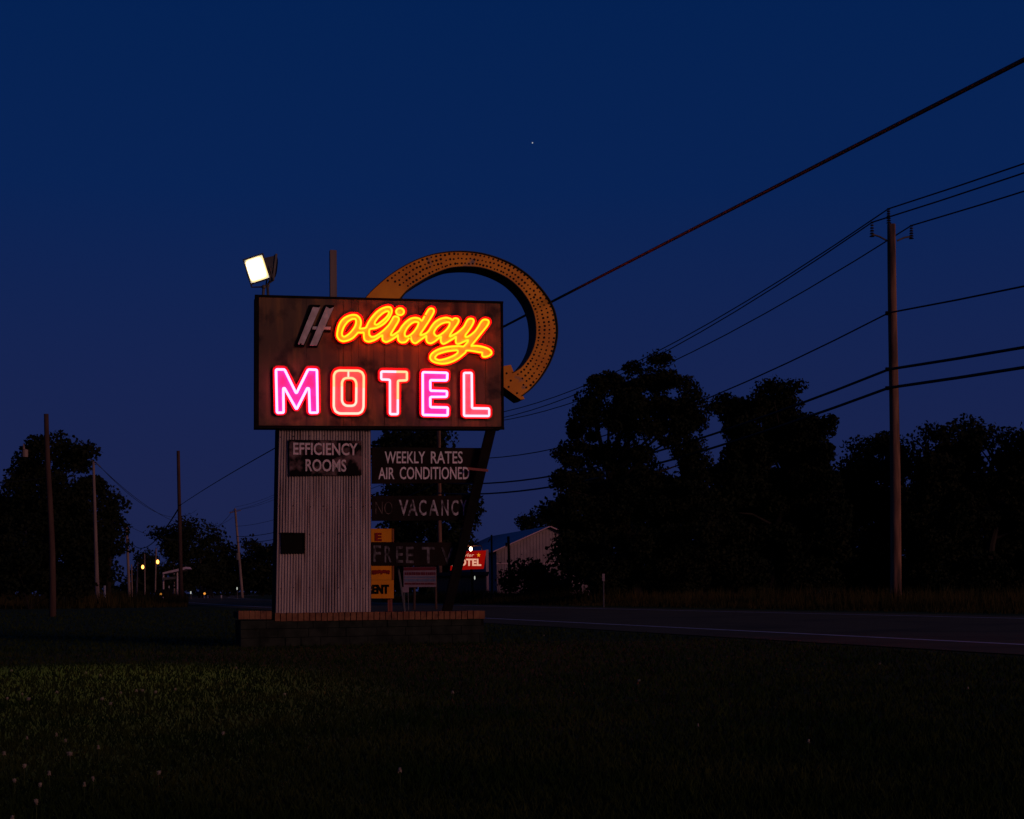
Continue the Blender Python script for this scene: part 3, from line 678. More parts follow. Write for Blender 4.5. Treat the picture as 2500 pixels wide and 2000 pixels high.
# ---------------------------------------------------------------- floodlights on the cabinet corner
def floodlight(c, aim, rollr, lit, label):
    c = Vector(c); aim = Vector(aim).normalized()
    t = Thing('floodlight', c - Vector((0, 0, 0.32)), label, 'floodlight', 'floodlights on the sign')
    Zq = aim.to_track_quat('Y', 'Z').to_matrix() @ Matrix.Rotation(rollr, 3, 'Y')
    def P(x, y, z): return c + Zq @ Vector((x, y, z))
    w, h = 0.150, 0.175
    hs = MB()
    hs.prism([P(-w * 0.62, -0.16, -h * 0.6), P(w * 0.62, -0.16, -h * 0.6), P(w * 0.62, -0.16, h * 0.6), P(-w * 0.62, -0.16, h * 0.6)], Zq @ Vector((0, -0.05, 0)))
    fr = [P(-w, 0, -h), P(w, 0, -h), P(w, 0, h), P(-w, 0, h)]; bk = [P(-w * .66, -0.16, -h * .66), P(w * .66, -0.16, -h * .66), P(w * .66, -0.16, h * .66), P(-w * .66, -0.16, h * .66)]
    for k in range(4):
        j = (k + 1) % 4; hs.poly([fr[k], fr[j], bk[j], bk[k]])
    hs.poly(bk)
    for (x0, x1, z0, z1) in ((-w - .015, w + .015, -h - .02, -h), (-w - .015, w + .015, h, h + .02), (-w - .015, -w, -h, h), (w, w + .015, -h, h)):
        hs.prism([P(x0, 0.012, z0), P(x1, 0.012, z0), P(x1, 0.012, z1), P(x0, 0.012, z1)], Zq @ Vector((0, -0.03, 0)))
    for k in range(5):
        z = -h * 0.5 + k * h * 0.25
        hs.prism([P(-w * .55, -0.212, z), P(w * .55, -0.212, z), P(w * .55, -0.212, z + .008), P(-w * .55, -0.212, z + .008)], Zq @ Vector((0, -0.03, 0)))
    t.part('housing', hs, M['steel'])
    ln = MB(); nr = 28; prev = None
    for q, (sc_, y_) in enumerate(((0.985, 0.002), (0.90, 0.022), (0.78, 0.034), (0.5, 0.046), (0.0, 0.05))):
        ring = []
        for k in range(nr):
            th = 2 * math.pi * k / nr; ex = 0.32
            cx_ = math.copysign(abs(math.cos(th)) ** ex, math.cos(th)); cz_ = math.copysign(abs(math.sin(th)) ** ex, math.sin(th))
            ring.append(P(cx_ * w * sc_, y_, cz_ * h * sc_))
        if prev:
            for k in range(nr):
                j = (k + 1) % nr; ln.poly([prev[k], prev[j], ring[j], ring[k]] if sc_ else [prev[k], prev[j], ring[k]], min(q - 1, 2))
        prev = ring
    t.part('lens', ln, [M['lampedge'], M['lampwarm'], M['lampglass']] if lit else [M['dark']] * 3)
    br = MB()
    for s_ in (-1, 1):
        br.tube([P(s_ * (w + .03), -0.05, 0), P(s_ * (w + .03), -0.06, -h - .05), P(s_ * .03, -0.06, -h - .09)], 0.012, sides=6)
    br.ball(P(0, -0.06, -h - .10), 0.035)
    br.tube([P(0, -0.06, -h - .10), S(642 if lit else 655, 726, 0.15)], 0.022, sides=8)
    t.part('bracket', br, M['steel'])
    return t, c + aim * 0.05
lamp_c = S(627, 657, 0.05)
target = Vector((-4.9, 12.0, 0))
fl, lp = floodlight(lamp_c, Vector((-0.16, -0.95, -0.20)), R(14), True, 'lit floodlight blazing white above the left corner of the cabinet')
floodlight(S(668, 655, 0.30), Vector((0.93, 0.30, -0.12)), R(4), False, 'unlit floodlight turned away beside the blazing one')
sp = bpy.data.lights.new('flood_beam', 'SPOT'); so = bpy.data.objects.new('flood_beam', sp); COL.objects.link(so)
sp.energy = 2700; sp.color = (1.0, 0.88, 0.18); sp.spot_size = R(44); sp.spot_blend = 1.0; sp.shadow_soft_size = 0.12
so.location = lp; so.rotation_euler = (target - lp).to_track_quat('-Z', 'Y').to_euler(); so.parent = None

# ================================================================ POLES AND WIRES
def wire(a, b, sag, r, label, n=18, group=None, name='overhead_wire'):
    a, b = Vector(a), Vector(b); mb = MB()
    pts = [a.lerp(b, i / n) - Vector((0, 0, sag * 4 * (i / n) * (1 - i / n))) for i in range(n + 1)]
    mb.tube(pts, r, sides=6); return single(name, mb, M['wire'], (a + b) / 2, label, 'wire', group)
def pole(top, bot, D, r0, r1, label, mat='pole', group='utility poles along the road', name='utility_pole', wob=0.0):
    a = W(top[0], top[1], D); b = W(bot[0], bot[1], D)
    b = b + (a - b).normalized() * -(max(0, (b.z + 0.3)) / max(1e-3, (a - b).normalized().z))
    t = Thing(name, (b.x, b.y, 0), label, 'pole', group)
    mb = MB(); n = 14; side = Vector((1, 0, 0))
    mb.tube([b.lerp(a, i / n) + side * wob * math.sin(i / n * 5.0) for i in range(n + 1)], [r0 + (r1 - r0) * i / n for i in range(n + 1)], sides=12)
    t.part('shaft', mb, M[mat], smooth=True)
    return t, a, b
# right hand pole
DP = 55.0
t, A, B = pole((2178, 548), (2187, 1486), DP, 0.215, 0.155, 'tall brown utility pole with three insulators on the right, across the road', wob=0.03)
ins = {}
brk = MB()
for nm, bx, ex, sy in (('l', (2166, 588), (2129, 572), 545), ('r', (2190, 588), (2225, 577), 553)):
    brk.tube([W(*bx, DP), W((bx[0] + ex[0]) / 2, (bx[1] + ex[1]) / 2 - 2, DP), W(*ex, DP)], 0.035, sides=6)
    i_ = MB(); p0, p1 = W(ex[0], ex[1] + 6, DP), W(ex[0], sy, DP)
    for k in range(6):
        c = p0.lerp(p1, k / 5); i_.tube([c, c + Vector((0, 0, 0.05))], [0.10 - 0.008 * k, 0.055], sides=8)
    t.part('insulator', i_, M['insul']); ins[nm] = W(ex[0], sy - 2, DP)
i_ = MB(); p0, p1 = W(2170, 545, DP), W(2169, 512, DP)
brk.tube([W(2172, 580, DP), p0], 0.03, sides=6)
for k in range(7):
    c = p0.lerp(p1, k / 6); i_.tube([c, c + Vector((0, 0, 0.05))], [0.10 - 0.006 * k, 0.05], sides=8)
t.part('insulator', i_, M['insul']); ins['t'] = W(2169, 510, DP)
t.part('bracket', brk, M['steel'])
for y in (765, 902, 948):
    cl = MB(); cl.box(W(2166, y, DP - 0.2), 0.12, 0.12, 0.14); t.part('cable_clamp', cl, M['dark'])
# second pole, behind the boards
D2 = 125.0
t2_, A2, B2 = pole((1071, 1046), (1075, 1472), D2, 0.19, 0.16, 'slim brown utility pole seen behind the motel sign boards')
D3 = 180.0
t3_, A3, B3 = pole((800, 1150), (803, 1462), D3, 0.19, 0.15, 'utility pole hidden behind the corrugated column', 'polegrey')
D4 = 236.0
t4_, A4, B4 = pole((574, 1242), (592, 1461), D4, 0.24, 0.17, 'leaning utility pole with a crossarm just left of the corrugated column', 'polegrey')
xa = MB(); xa.tube([W(560, 1252, D4), W(588, 1246, D4)], 0.08, sides=6); t4_.part('crossarm', xa, M['polegrey'])
tf = MB(); tf.tube([W(580, 1367, D4), W(580, 1350, D4)], 0.28, sides=10); t4_.part('transformer', tf, M['steel'])
t5_, A5, B5 = pole((487, 1302), (492, 1459), 320, 0.26, 0.19, 'pale straight utility pole standing left of the leaning one', 'polegrey')
t6_, A6, B6 = pole((423, 1324), (426, 1458), 370, 0.22, 0.16, 'thin pole behind the white canopy', 'polegrey')
t7_, A7, B7 = pole((381, 1338), (379, 1456), 380, 0.20, 0.15, 'street lamp pole with the higher and right one of the two sodium lamps', 'polegrey', 'street lamps down the road', 'street_lamp')
t8_, A8, B8 = pole((353, 1352), (354, 1456), 400, 0.20, 0.15, 'street lamp pole with the lower and left one of the two sodium lamps', 'polegrey', 'street lamps down the road', 'street_lamp')
for th, tp, lp_, D in ((t7_, (381, 1366), (385, 1372), 380), (t8_, (353, 1380), (348.5, 1384.5), 400)):
    am = MB(); am.tube([W(*tp, D), W((tp[0] + lp_[0]) / 2, tp[1] - 2, D), W(lp_[0], lp_[1] - 5, D)], 0.07, sides=6); th.part('arm', am, M['steel'])
    lm = MB(); lm.ball(W(*lp_, D), 0.40, sc=(0.9, 0.9, 1.35)); th.part('lamp', lm, M['streetlamp'])
t9_, A9, B9 = pole((228, 1128), (238, 1462), 118, 0.19, 0.10, 'pale slender utility pole in front of the big left tree', 'polegrey')
xa = MB(); xa.tube([W(232, 1128, 118), W(245, 1140, 118)], 0.05, sides=6); xa.tube([W(222, 1124, 118), W(236, 1131, 118)], 0.05, sides=6); t9_.part('crossarm', xa, M['steel'])
ta, Aa, Ba = pole((309, 1281), (316, 1462), 226, 0.25, 0.18, 'pale utility pole at the right edge of the left trees', 'polegrey')
tb_, Ab, Bb = pole((321, 1378), (323, 1456), 400, 0.20, 0.15, 'short distant pole just right of the left trees', 'polegrey')
tc_, Ac, Bc = pole((336, 1372), (334, 1457), 330, 0.22, 0.16, 'dark distant pole left of the street lamps', 'polegrey')
td_, Ad, Bd = pole((60, 1092), (62, 1465), 133, 0.16, 0.12, 'utility pole with a grey transformer half hidden in the left tree', 'polegrey')
tf = MB(); tf.tube([W(61, 1116, 124), W(61, 1098, 124)], 0.26, sides=10); tf.tube([W(58, 1096, 124), W(58, 1084, 124)], [0.10, 0.04], sides=8); tf.tube([W(60, 1100, 124), W(60, 1100, 133)], 0.05, sides=6)
td_.part('transformer', tf, M['polegrey'])
te_, Ae, Be = pole((116, 1011), (128, 1508), 54, 0.125, 0.085, 'bare dark wooden post without wires at far left', 'darkpole', 'wooden posts on the left', 'wooden_post', 0.05)
tf_, Af, Bf = pole((435, 1101), (443, 1476), 108, 0.16, 0.12, 'brown wooden pole carrying the thick service cable, left of the sign', 'darkpole')
single('marker_post', (lambda mb: (mb.tube([G(256, 1480), W(255.5, 1430, (G(256, 1480)).y)], 0.07, sides=6), mb)[1])(MB()), M['whitepaint'], G(256, 1480), 'short white marker post at the edge of the left grass', 'post')

# wires of the right hand line: toward the viewer's right, then from pole to pole away to the left
step = Vector((24.5, -70, 0)); LG = 'power line wires on the right hand poles'
end2 = {'t': W(1071, 1022, D2), 'l': W(1063, 1036, D2), 'r': W(1080, 1036, D2)}
end4 = {'t': W(574, 1238, D4), 'l': W(561, 1249, D4), 'r': W(588, 1244, D4)}
end3 = {k: W(800 + dx, 1135 + dy, D3) for k, dx, dy in (('t', 0, 0), ('l', -6, 8), ('r', 6, 8))}
words = {'t': 'topmost', 'l': 'left arm', 'r': 'right arm'}
for k in ('t', 'l', 'r'):
    wire(ins[k], ins[k] + step + Vector((0, 0, 0.6)), 1.35, 0.028, f'thin {words[k]} power wire running right out of the picture from the tall right pole', group=LG)
    wire(ins[k], end2[k], 2.1, 0.028, f'thin {words[k]} power wire sloping left from the tall right pole behind the trees', group=LG)
    wire(end2[k], end3[k], 0.8, 0.02, f'{words[k]} power wire beyond the pole behind the boards', group=LG)
    wire(end3[k], end4[k], 0.8, 0.02, f'{words[k]} power wire reaching the leaning pole', group=LG)
for y, y2, y4, r_, sg, nm, dz in ((764, 1115, 1285, 0.032, 1.5, 'neutral cable, highest of the three lower lines', 0.0), (902, 1178, 1310, 0.052, 1.15, 'thick communication cable, middle of the three lower lines', 0), (947, 1204, 1325, 0.055, 1.05, 'thick communication cable, lowest of the three lower lines', 0)):
    a_ = W(2170, y, DP - 0.25)
    wire(a_, a_ + step + Vector((0, 0, 0.3)), sg, r_, nm + ' running right from the tall pole', group=LG)
    wire(a_, W(1070, y2, D2), sg * 1.25, r_, nm + ' running left from the tall pole', group=LG)
    wire(W(1070, y2, D2), W(799, y2 + (y4 - y2) * 0.6, D3), 0.7, r_ * 0.8, nm + ' beyond the boards', group=LG)
    wire(W(799, y2 + (y4 - y2) * 0.6, D3), W(578, y4, D4), 0.7, r_ * 0.8, nm + ' at the leaning pole', group=LG)
wire(W(574, 1240, D4), W(487, 1304, 320), 1.2, 0.03, 'wire from the leaning pole to the pale pole left of it')
wire(W(245, 1140, 118), W(480, 1245, 236), 2.4, 0.022, 'upper faint wire from the slender left pole')
wire(W(240, 1136, 118), W(570, 1262, 236), 3.2, 0.022, 'lower faint wire from the slender left pole')
wire(W(-40, 1175, 118), W(228, 1133, 118), 0.5, 0.022, 'wire arriving at the slender left pole from the left edge')
wire(W(316, 1285, 226), W(487, 1306, 320), 1.6, 0.03, 'faint wire crossing the road between far poles')
# thick service cable over the sign
c0 = W(2500, 146, 12.2); c1 = W(441, 1233, 107.8)
rx = ray(1225, 800); s_m = (c1.x - rx.x * c1.y) / ((c1.x - c0.x) - rx.x * (c1.y - c0.y))
ym = c1.y + (c0.y - c1.y) * s_m; zm = CAM.z + rx.z * ym
A_ = np.array([[0, 0, 1], [s_m ** 2, s_m, 1], [1, 1, 1]]); qa, qb, qc = np.linalg.solve(A_, np.array([c1.z, zm, c0.z]))
cab_pts = []
for i in range(49):
    s_ = i / 48 * 1.4; p = c1.lerp(c0, s_); p.z = qa * s_ * s_ + qb * s_ + qc; cab_pts.append(p)
mb = MB(); mb.tube(cab_pts, 0.021, sides=8)
single('service_cable', mb, M['wire'], c1, 'thick black service cable sweeping from the upper right corner behind the sign', 'cable')
wire(c1, W(325, 1330, 230), 1.6, 0.05, 'dark cable sagging left from the brown wooden pole to the far poles', name='service_cable')

# ================================================================ TREES
def ball(n):
    d = RNG.normal(0, 1, (n, 3)); d /= np.linalg.norm(d, axis=1)[:, None]
    return d * (RNG.random(n) ** 0.45)[:, None] * 1.12
def leaf_quads(blobs, D, s, dens, dvar):
    out = []
    for (cx, cy, rx, ry) in blobs:
        m = D / F; area = math.pi * rx * ry * m * m
        ncl = max(4, int(area * 1.25 / (s / 0.24) ** 1.3)); npl = max(4, int(6.0 * dens * area / (0.5 * s * s) / ncl))
        C = np.array(W(cx, cy, D + random.uniform(-1, 1) * dvar * 0.4))
        ph = RNG.random(ncl) * 2 * np.pi; rr = np.sqrt(RNG.random(ncl)) ** 0.8; th = RNG.uniform(-1, 1, ncl)
        rad = (0.30 + 0.40 * RNG.random(ncl)) * (s / 0.24) * 1.25
        ex = np.maximum(rx * 0.45, rx - 0.75 * rad / m); ey = np.maximum(ry * 0.45, ry - 0.6 * rad / m)
        cen = np.stack([np.cos(ph) * rr * ex * m, th * dvar * np.sqrt(np.maximum(0.05, 1 - rr ** 2)), np.sin(ph) * rr * ey * m], 1) + C
        P = np.repeat(cen, npl, 0) + ball(ncl * npl) * np.repeat(rad, npl)[:, None] * np.array([1.15, 1.0, 0.8])
        n = len(P); u = RNG.normal(0, 1, (n, 3)); u /= np.linalg.norm(u, axis=1)[:, None]
        w = np.cross(u, RNG.normal(0, 1, (n, 3))); w /= np.linalg.norm(w, axis=1)[:, None] + 1e-9
        L = s * (0.30 + 0.75 * RNG.random(n))[:, None]
        out.append(np.stack([P - u * L * 0.55, P + w * L * 0.42, P + u * L * 0.6, P - w * L * 0.42], 1))
    V = np.concatenate(out).reshape(-1, 3); V[:, 2] = np.maximum(V[:, 2], 0.02)
    return V
def tree(name, blobs, D, basex, label, cat='tree', group=None, s=None, dens=2.6, dvar=None, trunk=True, mat='leaf', r0=0.28):
    s = s or 0.0031 * D; dvar = dvar or 2.6 * D / 80
    b = W(basex, 1450, D); b.z = 0
    t = Thing(name, b, label, cat, group)
    V = leaf_quads(blobs, D, s, dens, dvar) - np.array(b)
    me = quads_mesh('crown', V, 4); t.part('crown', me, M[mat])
    tk = MB(); zs = sorted(blobs, key=lambda q: q[1]); top = W(zs[len(zs) // 3][0], zs[len(zs) // 3][1], D)
    mid = b.lerp(top, 0.35); mid.x = b.x + 0.25 * (top.x - b.x)
    if trunk:
        tk.tube([b - Vector((0, 0, 0.2)), b.lerp(mid, 0.5), mid, mid.lerp(top, 0.5), top], [r0 * 1.25, r0, r0 * 0.8, r0 * 0.5, 0.05], sides=9)
    for (cx, cy, rx, ry) in blobs:
        q = W(cx, cy, D + random.uniform(-1, 1)); st = mid.lerp(top, max(0.0, min(0.6, (q.z - mid.z) / max(1, top.z - mid.z) * 0.5))) if trunk else b
        if q.z < mid.z * 0.7 and trunk: st = b.lerp(mid, 0.8)
        md = st.lerp(q, 0.5) + Vector((0, 0, 0.3)); rb = r0 * 0.33 if trunk else 0.03
        tk.tube([st, md, md.lerp(q, 0.75)], [rb, rb * 0.65, 0.02], sides=6)
    t.part('trunk' if trunk else 'stems', tk, M['bark'])
    return t
RG = 'trees across the road on the right'
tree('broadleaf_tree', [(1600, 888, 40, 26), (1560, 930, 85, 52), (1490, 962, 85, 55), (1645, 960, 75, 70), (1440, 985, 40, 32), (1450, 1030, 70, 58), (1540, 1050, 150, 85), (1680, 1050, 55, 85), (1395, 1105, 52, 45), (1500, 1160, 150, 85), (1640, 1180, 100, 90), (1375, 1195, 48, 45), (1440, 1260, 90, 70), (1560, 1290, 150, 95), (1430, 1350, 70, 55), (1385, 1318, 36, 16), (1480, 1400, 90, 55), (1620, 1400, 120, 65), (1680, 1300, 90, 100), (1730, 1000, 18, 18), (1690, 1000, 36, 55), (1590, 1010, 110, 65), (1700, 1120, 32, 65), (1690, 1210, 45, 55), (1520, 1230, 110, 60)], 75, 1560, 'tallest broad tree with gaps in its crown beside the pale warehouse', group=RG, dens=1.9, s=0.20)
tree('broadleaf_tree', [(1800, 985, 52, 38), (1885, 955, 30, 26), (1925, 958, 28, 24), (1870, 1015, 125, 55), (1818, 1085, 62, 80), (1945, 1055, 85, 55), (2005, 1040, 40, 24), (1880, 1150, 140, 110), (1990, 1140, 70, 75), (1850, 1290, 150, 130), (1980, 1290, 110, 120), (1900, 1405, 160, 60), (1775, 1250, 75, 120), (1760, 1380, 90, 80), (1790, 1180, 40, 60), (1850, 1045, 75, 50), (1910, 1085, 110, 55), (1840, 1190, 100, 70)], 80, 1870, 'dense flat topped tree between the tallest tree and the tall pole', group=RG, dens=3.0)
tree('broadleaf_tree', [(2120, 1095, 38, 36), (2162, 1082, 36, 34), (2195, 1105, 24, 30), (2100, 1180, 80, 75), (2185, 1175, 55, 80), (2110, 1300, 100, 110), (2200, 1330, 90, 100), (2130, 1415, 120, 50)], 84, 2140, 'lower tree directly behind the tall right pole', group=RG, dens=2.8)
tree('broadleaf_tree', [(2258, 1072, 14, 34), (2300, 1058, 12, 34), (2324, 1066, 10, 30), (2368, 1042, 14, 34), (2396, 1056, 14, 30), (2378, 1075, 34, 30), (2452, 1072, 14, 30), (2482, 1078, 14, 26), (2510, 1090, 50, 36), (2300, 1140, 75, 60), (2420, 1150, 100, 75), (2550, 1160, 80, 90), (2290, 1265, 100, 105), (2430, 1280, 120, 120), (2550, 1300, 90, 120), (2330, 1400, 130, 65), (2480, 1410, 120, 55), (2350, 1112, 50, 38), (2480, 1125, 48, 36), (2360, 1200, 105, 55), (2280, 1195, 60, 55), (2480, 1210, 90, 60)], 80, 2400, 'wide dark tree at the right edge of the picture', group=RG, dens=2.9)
tree('broadleaf_tree', [(1290, 1272, 28, 24), (1335, 1248, 36, 26), (1375, 1255, 26, 34), (1330, 1285, 60, 20)], 172, 1335, 'small pale crowned tree rising behind the warehouse roof', mat='leaf_far', dens=2.0, s=0.4)
tree('bush', [(1300, 1396, 46, 22), (1252, 1416, 28, 24), (1335, 1424, 58, 28), (1290, 1444, 74, 16), (1262, 1378, 8, 6), (1372, 1434, 44, 24)], 92, 1300, 'rounded dark bush in front of the pale warehouse', 'bush', trunk=False, dens=3.0, dvar=1.6)
tree('broadleaf_tree', [(1000, 1075, 90, 40), (950, 1098, 45, 36), (1060, 1090, 55, 45), (1105, 1165, 55, 50), (1020, 1170, 110, 60), (945, 1225, 40, 40), (1142, 1240, 40, 42), (1080, 1270, 90, 60), (970, 1310, 70, 60), (1110, 1320, 50, 40), (1000, 1390, 100, 60), (1070, 1390, 50, 50)], 150, 1030, 'dark tree seen between the boards of the motel sign', dens=2.4)
LGp = 'trees on the left'
tree('broadleaf_tree', [(85, 1082, 28, 20), (148, 1080, 26, 18), (190, 1108, 26, 24), (212, 1100, 14, 10), (110, 1120, 85, 42), (55, 1165, 36, 42), (180, 1175, 62, 62), (110, 1215, 105, 75), (28, 1240, 40, 42), (90, 1305, 130, 85), (200, 1300, 70, 95), (50, 1395, 95, 60), (180, 1400, 95, 45)], 128, 110, 'largest dark tree at the left edge behind the bare post', group=LGp, dens=2.7)
tree('broadleaf_tree', [(252, 1200, 26, 18), (278, 1235, 32, 42), (245, 1290, 55, 58), (282, 1310, 14, 48), (248, 1385, 48, 50)], 150, 262, 'dark rounded tree at the right flank of the left trees', group=LGp, dens=2.8)
FG = 'distant trees along the road'
tree('broadleaf_tree', [(430, 1308, 42, 26), (462, 1288, 20, 22), (398, 1304, 18, 12), (450, 1345, 40, 36), (455, 1400, 46, 40), (425, 1345, 30, 30)], 300, 447, 'distant tree leaning left behind the brown wooden pole', group=FG, mat='leaf_far', s=0.75)
tree('broadleaf_tree', [(515, 1308, 18, 20), (508, 1350, 32, 40), (520, 1405, 46, 42)], 320, 512, 'distant narrow tree behind the pale straight pole', group=FG, mat='leaf_far', s=0.75)
tree('broadleaf_tree', [(555, 1340, 16, 20), (560, 1385, 40, 40), (545, 1420, 50, 30)], 330, 556, 'distant low tree behind the leaning pole', group=FG, mat='leaf_far', s=0.75)
tree('broadleaf_tree', [(620, 1332, 18, 13), (635, 1375, 55, 42), (670, 1345, 26, 22), (640, 1420, 70, 30)], 330, 640, 'distant tree touching the left side of the corrugated column', group=FG, mat='leaf_far', s=0.75)
tree('broadleaf_tree', [(370, 1362, 24, 14), (352, 1385, 30, 25), (360, 1420, 50, 30), (395, 1400, 30, 40)], 465, 365, 'small far tree behind the two street lamps', group=FG, mat='leaf_far', s=0.9)
tree('shrub', [(42, 1318, 20, 24), (40, 1385, 58, 50), (120, 1425, 80, 30), (10, 1420, 60, 35), (190, 1435, 60, 22)], 84, 70, 'brownish roadside shrub low at the left edge', 'shrub', trunk=False, dvar=1.6, mat='leaf', dens=2.4)
def undergrowth(name, x0, x1, y0, y1, D, label, s=0.42):
    bl = []; x = x0
    while x < x1:
        yt = y0 + 40 * math.sin(x * 0.021) + random.uniform(-22, 22)
        y = yt
        while y < y1:
            bl.append((x + random.uniform(-12, 12), y, 48, 42)); y += 58
        x += 52
    tag(link(name, quads_mesh(name, leaf_quads(bl, D, s, 2.0, 2.5), 4), M['leaf']), label, 'undergrowth', kind='stuff')
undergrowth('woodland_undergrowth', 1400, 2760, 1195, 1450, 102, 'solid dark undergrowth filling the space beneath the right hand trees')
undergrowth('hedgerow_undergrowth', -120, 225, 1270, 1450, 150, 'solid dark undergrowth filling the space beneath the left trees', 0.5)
def far_wood():
    V = []
    n = 16000; X = RNG.uniform(-260, 330, n); Y = 470 + RNG.normal(0, 14, n) - 0.00 * X
    hmax = 6 + 2.5 * np.sin(X * 0.11) + 1.8 * np.sin(X * 0.37 + 1) + 1.2 * np.sin(X * 0.9)
    Z = RNG.random(n) ** 0.8 * hmax
    P = np.stack([X, Y, Z], 1); u = RNG.normal(0, 1, (n, 3)); u /= np.linalg.norm(u, axis=1)[:, None]
    w = np.cross(u, RNG.normal(0, 1, (n, 3))); w /= np.linalg.norm(w, axis=1)[:, None]
    V = np.stack([P - u * 1.0, P + w * 0.7, P + u * 1.0, P - w * 0.7], 1).reshape(-1, 3); V[:, 2] = np.maximum(V[:, 2], 0)
    return quads_mesh('far_woods', V, 4)
tag(link('far_woods', far_wood(), M['leaf_far']), 'low dark woods along the whole horizon', 'woods', kind='stuff')

# tall roadside grass
def tall_grass(n, xy, hfun, name, label):
    X, Y = xy(n); n = len(X)
    h = hfun(X, Y, n); w = 0.012 + 0.00022 * Y; a = RNG.uniform(-0.7, 0.7, n); ln = h * RNG.normal(0, 0.16, n)
    V = np.zeros((n, 3, 3))
    V[:, 0] = np.stack([X - np.cos(a) * w, Y - np.sin(a) * w, np.zeros(n)], 1)
    V[:, 1] = np.stack([X + np.cos(a) * w, Y + np.sin(a) * w, np.zeros(n)], 1)
    V[:, 2] = np.stack([X + ln, Y + RNG.normal(0, 0.1, n), h], 1)
    tag(link(name, quads_mesh(name, V.reshape(-1, 3), 3), M['tall']), label, 'grass', kind='stuff')
def right_strip(n):
    Y = RNG.uniform(30, 112, n); t_ = RNG.random(n) ** 0.8
    X = -0.335 * (Y - 33.5) + 13.6 + np.maximum(0, Y - 60) ** 2 * 0.00035 + 1.6 + t_ * 9
    return X, Y
tall_grass(42000, right_strip, lambda X, Y, n: (0.35 + 0.55 * RNG.random(n) ** 2) * (0.75 + 0.35 * np.sin(X * 1.3 + Y * 0.8) * np.sin(X * 0.4)) * np.clip((X + 0.335 * (Y - 33.5) - 14.6) / 3, 0.25, 1.1), 'roadside_tall_grass', 'tall dry brown grass along the far side of the road')
def left_strip(n):
    Y = RNG.uniform(84, 130, n); X = RNG.uniform(-48, -22, n) * Y / 100
    return X, Y
tall_grass(16000, left_strip, lambda X, Y, n: (0.4 + 0.7 * RNG.random(n) ** 1.5) * (0.7 + 0.45 * np.sin(X * 0.7)), 'verge_tall_grass', 'tall brown weeds in front of the left trees')

# ================================================================ THINGS ACROSS AND ALONG THE ROAD
# pale warehouse
a_near = W(1340, 1287, 130); ax = Vector((-5.4, 23, 0)); axn = ax.normalized(); sx = Vector((axn.y, -axn.x, 0))
wl = Thing('warehouse', (a_near.x, a_near.y, 0), 'pale metal warehouse with a low gable roof across the road', 'building')
hwid = 4.75; ez = W(1212, 1345, 130).z; az = a_near.z; gp = Vector((a_near.x, a_near.y, 0))
def wp(s_, z, d): return gp + sx * s_ + ax * d + Vector((0, 0, z))
ribs = MB()
ribs.prism([wp(-hwid, 0, 0), wp(hwid, 0, 0), wp(hwid, ez - .05, 0), wp(0, az - .08, 0), wp(-hwid, ez - .05, 0)], ax)
for k in range(33):
    s_ = -hwid + 0.15 + k * 0.29; zt = ez + (az - ez) * (1 - abs(s_) / hwid) - 0.15
    ribs.prism([wp(s_ - .02, 0, 0) - axn * 0.03, wp(s_ + .02, 0, 0) - axn * 0.03, wp(s_ + .02, zt, 0) - axn * 0.03, wp(s_ - .02, zt, 0) - axn * 0.03], axn * 0.028)
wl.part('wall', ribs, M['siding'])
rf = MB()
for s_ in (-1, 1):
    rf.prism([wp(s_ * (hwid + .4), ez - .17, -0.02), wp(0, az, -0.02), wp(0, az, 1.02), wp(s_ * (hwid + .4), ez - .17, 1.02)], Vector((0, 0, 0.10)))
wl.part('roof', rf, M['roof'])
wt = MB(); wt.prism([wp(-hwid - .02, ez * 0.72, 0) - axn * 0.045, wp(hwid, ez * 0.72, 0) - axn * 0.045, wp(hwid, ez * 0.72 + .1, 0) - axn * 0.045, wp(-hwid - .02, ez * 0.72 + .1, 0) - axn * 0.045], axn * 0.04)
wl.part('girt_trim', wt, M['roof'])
cpost = MB(); cp = W(1190, 1418, 128); cpt = W(1190, 1342, 128); cpost.prism([Vector((cp.x - .12, cp.y, 0)), Vector((cp.x + .12, cp.y, 0)), Vector((cp.x + .12, cp.y, cpt.z)), Vector((cp.x - .12, cp.y, cpt.z))], Vector((0, 0.2, 0)))
wl.part('corner_post', cpost, M['roof'])
# teal shed
sa = W(1062, 1450, 120); sb = W(1186, 1450, 120); sh = W(1100, 1408, 120).z
shd = Thing('shed', ((sa.x + sb.x) / 2, 120, 0), 'low dark teal shed left of the warehouse', 'building')
m_ = MB(); m_.prism([Vector((sa.x, 120, 0)), Vector((sb.x, 120, 0)), Vector((sb.x, 120, sh)), Vector((sa.x, 120, sh))], Vector((0, 5, 0)))
for k in range(14):
    x = sa.x + 0.15 + k * (sb.x - sa.x - 0.3) / 13
    m_.prism([Vector((x - .03, 119.96, 0)), Vector((x + .03, 119.96, 0)), Vector((x + .03, 119.96, sh - .05)), Vector((x - .03, 119.96, sh - .05))], Vector((0, 0.035, 0)))
shd.part('wall', m_, M['teal'])
m_ = MB(); m_.prism([Vector((sa.x - .2, 119.7, sh)), Vector((sb.x + .2, 119.7, sh)), Vector((sb.x + .2, 125.3, sh + .35)), Vector((sa.x - .2, 125.3, sh + .35))], Vector((0, 0, 0.08)))
shd.part('roof', m_, M['dark'])

